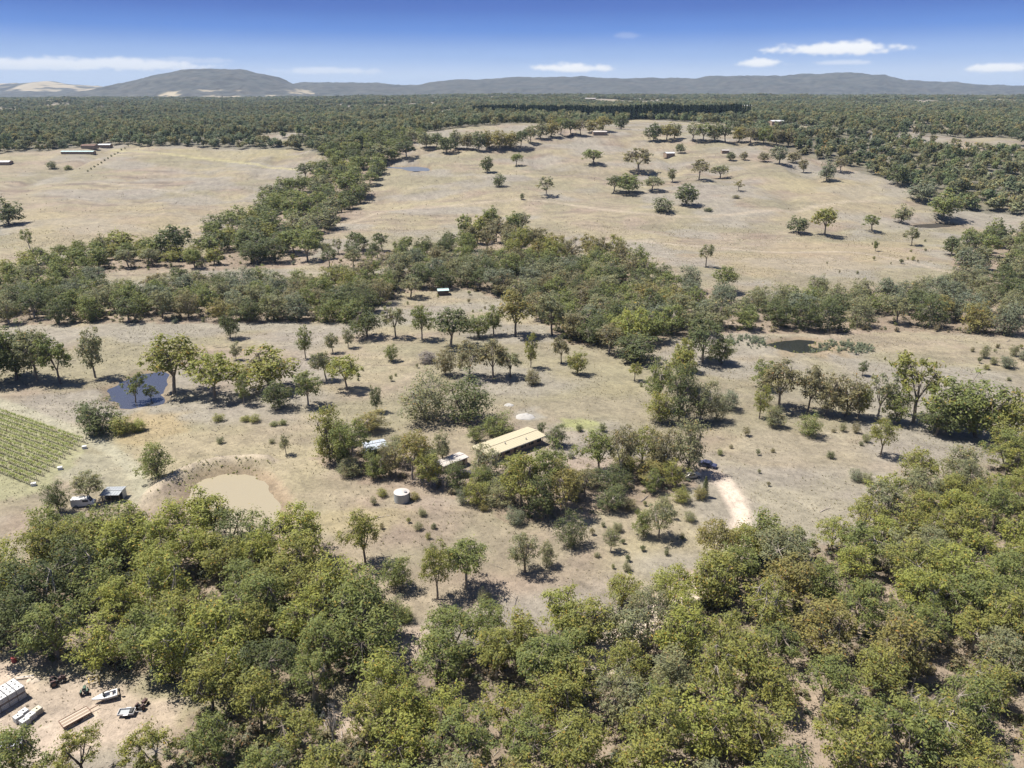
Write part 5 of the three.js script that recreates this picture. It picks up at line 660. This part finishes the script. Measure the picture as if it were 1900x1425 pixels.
  { // low white trailer
    const c = at(236, 1326), t = thing('box_trailer', 'low white box trailer with a dark toolbox in the yard', 'trailer', [c.x, c.y, c.z], 0.12); part('floor', box(2.3, 0.08, 1.2, 0, 0.42, 0), M.zinc, t); for (const s of [-1, 1]) { part('side_panel', box(2.3, 0.3, 0.05, 0, 0.58, s * 0.6), M.white, t); part('wheel', new THREE.CylinderGeometry(0.28, 0.28, 0.18, 18).rotateX(Math.PI / 2).translate(0.1, 0.28, s * 0.74), M.tyre, t); part('mudguard', box(0.7, 0.05, 0.24, 0.1, 0.62, s * 0.74), M.white, t); } part('tailgate', box(0.05, 0.3, 1.15, -1.15, 0.58, 0), M.white, t); part('headboard', box(0.05, 0.3, 1.15, 1.15, 0.58, 0), M.white, t); part('drawbar', box(1.1, 0.07, 0.07, 1.7, 0.4, 0), M.steel, t); part('toolbox', box(0.45, 0.4, 0.9, 0.75, 0.67, 0), M.black, t);
  }
  const tractor = (px, py, turn, paint, label, name, s) => { const c = at(px, py), t = thing(name, label, 'tractor', [c.x, c.y, c.z], turn); t.scale.setScalar(s); part('bonnet', box(1.2, 0.55, 0.6, 0.75, 1.0, 0), paint, t); part('chassis', box(2.4, 0.25, 0.4, 0.1, 0.65, 0), M.black, t); part('seat', merge([box(0.45, 0.1, 0.45, -0.65, 1.15, 0), box(0.1, 0.4, 0.45, -0.85, 1.35, 0)]), M.black, t); for (const z of [-1, 1]) { part('mudguard', box(0.9, 0.08, 0.32, -0.65, 1.32, z * 0.68), paint, t); const w = part('wheel', new THREE.CylinderGeometry(0.62, 0.62, 0.34, 22).rotateX(Math.PI / 2).translate(-0.65, 0.62, z * 0.72), M.tyre, t); part('rim', new THREE.CylinderGeometry(0.34, 0.34, 0.36, 16).rotateX(Math.PI / 2).translate(-0.65, 0.62, z * 0.72), M.rust, w); part('wheel', new THREE.CylinderGeometry(0.34, 0.34, 0.22, 18).rotateX(Math.PI / 2).translate(1.05, 0.34, z * 0.55), M.tyre, t); } const sw = new THREE.TorusGeometry(0.18, 0.025, 6, 16).rotateY(Math.PI / 2).rotateZ(0.5).translate(-0.1, 1.45, 0); part('steering_wheel', sw, M.black, t); part('exhaust', cyl(0.04, 0.04, 0.8, 8, 0.9, 1.6, 0.15), M.rust, t); };
  tractor(265, 1312, 1.3, M.maroon, 'dark rusty little tractor by the white box trailer', 'old_tractor', 0.72);
  tractor(108, 1268, 0.6, M.maroon, 'dark maroon tractor at the edge of the trees behind the yard', 'old_tractor', 0.85);
  tractor(158, 1286, 2.0, M.green, 'small dark green tractor left of the boat', 'old_tractor', 0.65);
  { const c = at(176, 1270), t = thing('metal_frame', 'yellow metal frame standing behind the boat', 'frame', [c.x, c.y, c.z], 0.5); for (const [x, z] of [[-0.7, -0.5], [0.7, -0.5], [-0.7, 0.5], [0.7, 0.5]]) part('upright', box(0.08, 1.1, 0.08, x, 0.5, z), M.yellow, t); for (const z of [-0.5, 0.5]) part('rail', box(1.48, 0.08, 0.08, 0, 1.09, z), M.yellow, t); for (const x of [-0.7, 0.7]) part('rail', box(0.08, 0.08, 0.92, x, 1.1, 0), M.yellow, t); }
  { const c = at(27, 1228), t = thing('steel_drum', 'dark red drum at the left edge of the trees', 'drum', [c.x, c.y, c.z]); const pts = [[0.3, -0.05], [0.3, 0.28], [0.32, 0.3], [0.3, 0.32], [0.3, 0.58], [0.32, 0.6], [0.3, 0.62], [0.3, 0.88], [0.28, 0.9], [0, 0.89]].map(([x, y]) => new THREE.Vector2(x * 1.3, y)); part('shell', new THREE.LatheGeometry(pts, 24), M.red, t); part('bung', cyl(0.05, 0.05, 0.05, 8, 0.2, 0.91, 0), M.steel, t); }
  { const c = at(46, 1258), t = thing('timber_stack', 'stack of grey planks behind the big tote stack', 'timber stack', [c.x, c.y, c.z], 0.2); for (let k = 0; k < 9; k++) part('plank', box(2.6, 0.07, 0.2, (k % 3) * 0.07, 0.05 + Math.floor(k / 3) * 0.09, (k % 3 - 1) * 0.26), k % 2 ? M.concrete : M.paleTimber, t); }
}
shadowAll();
camera.updateProjectionMatrix(); renderer.render(scene, camera);
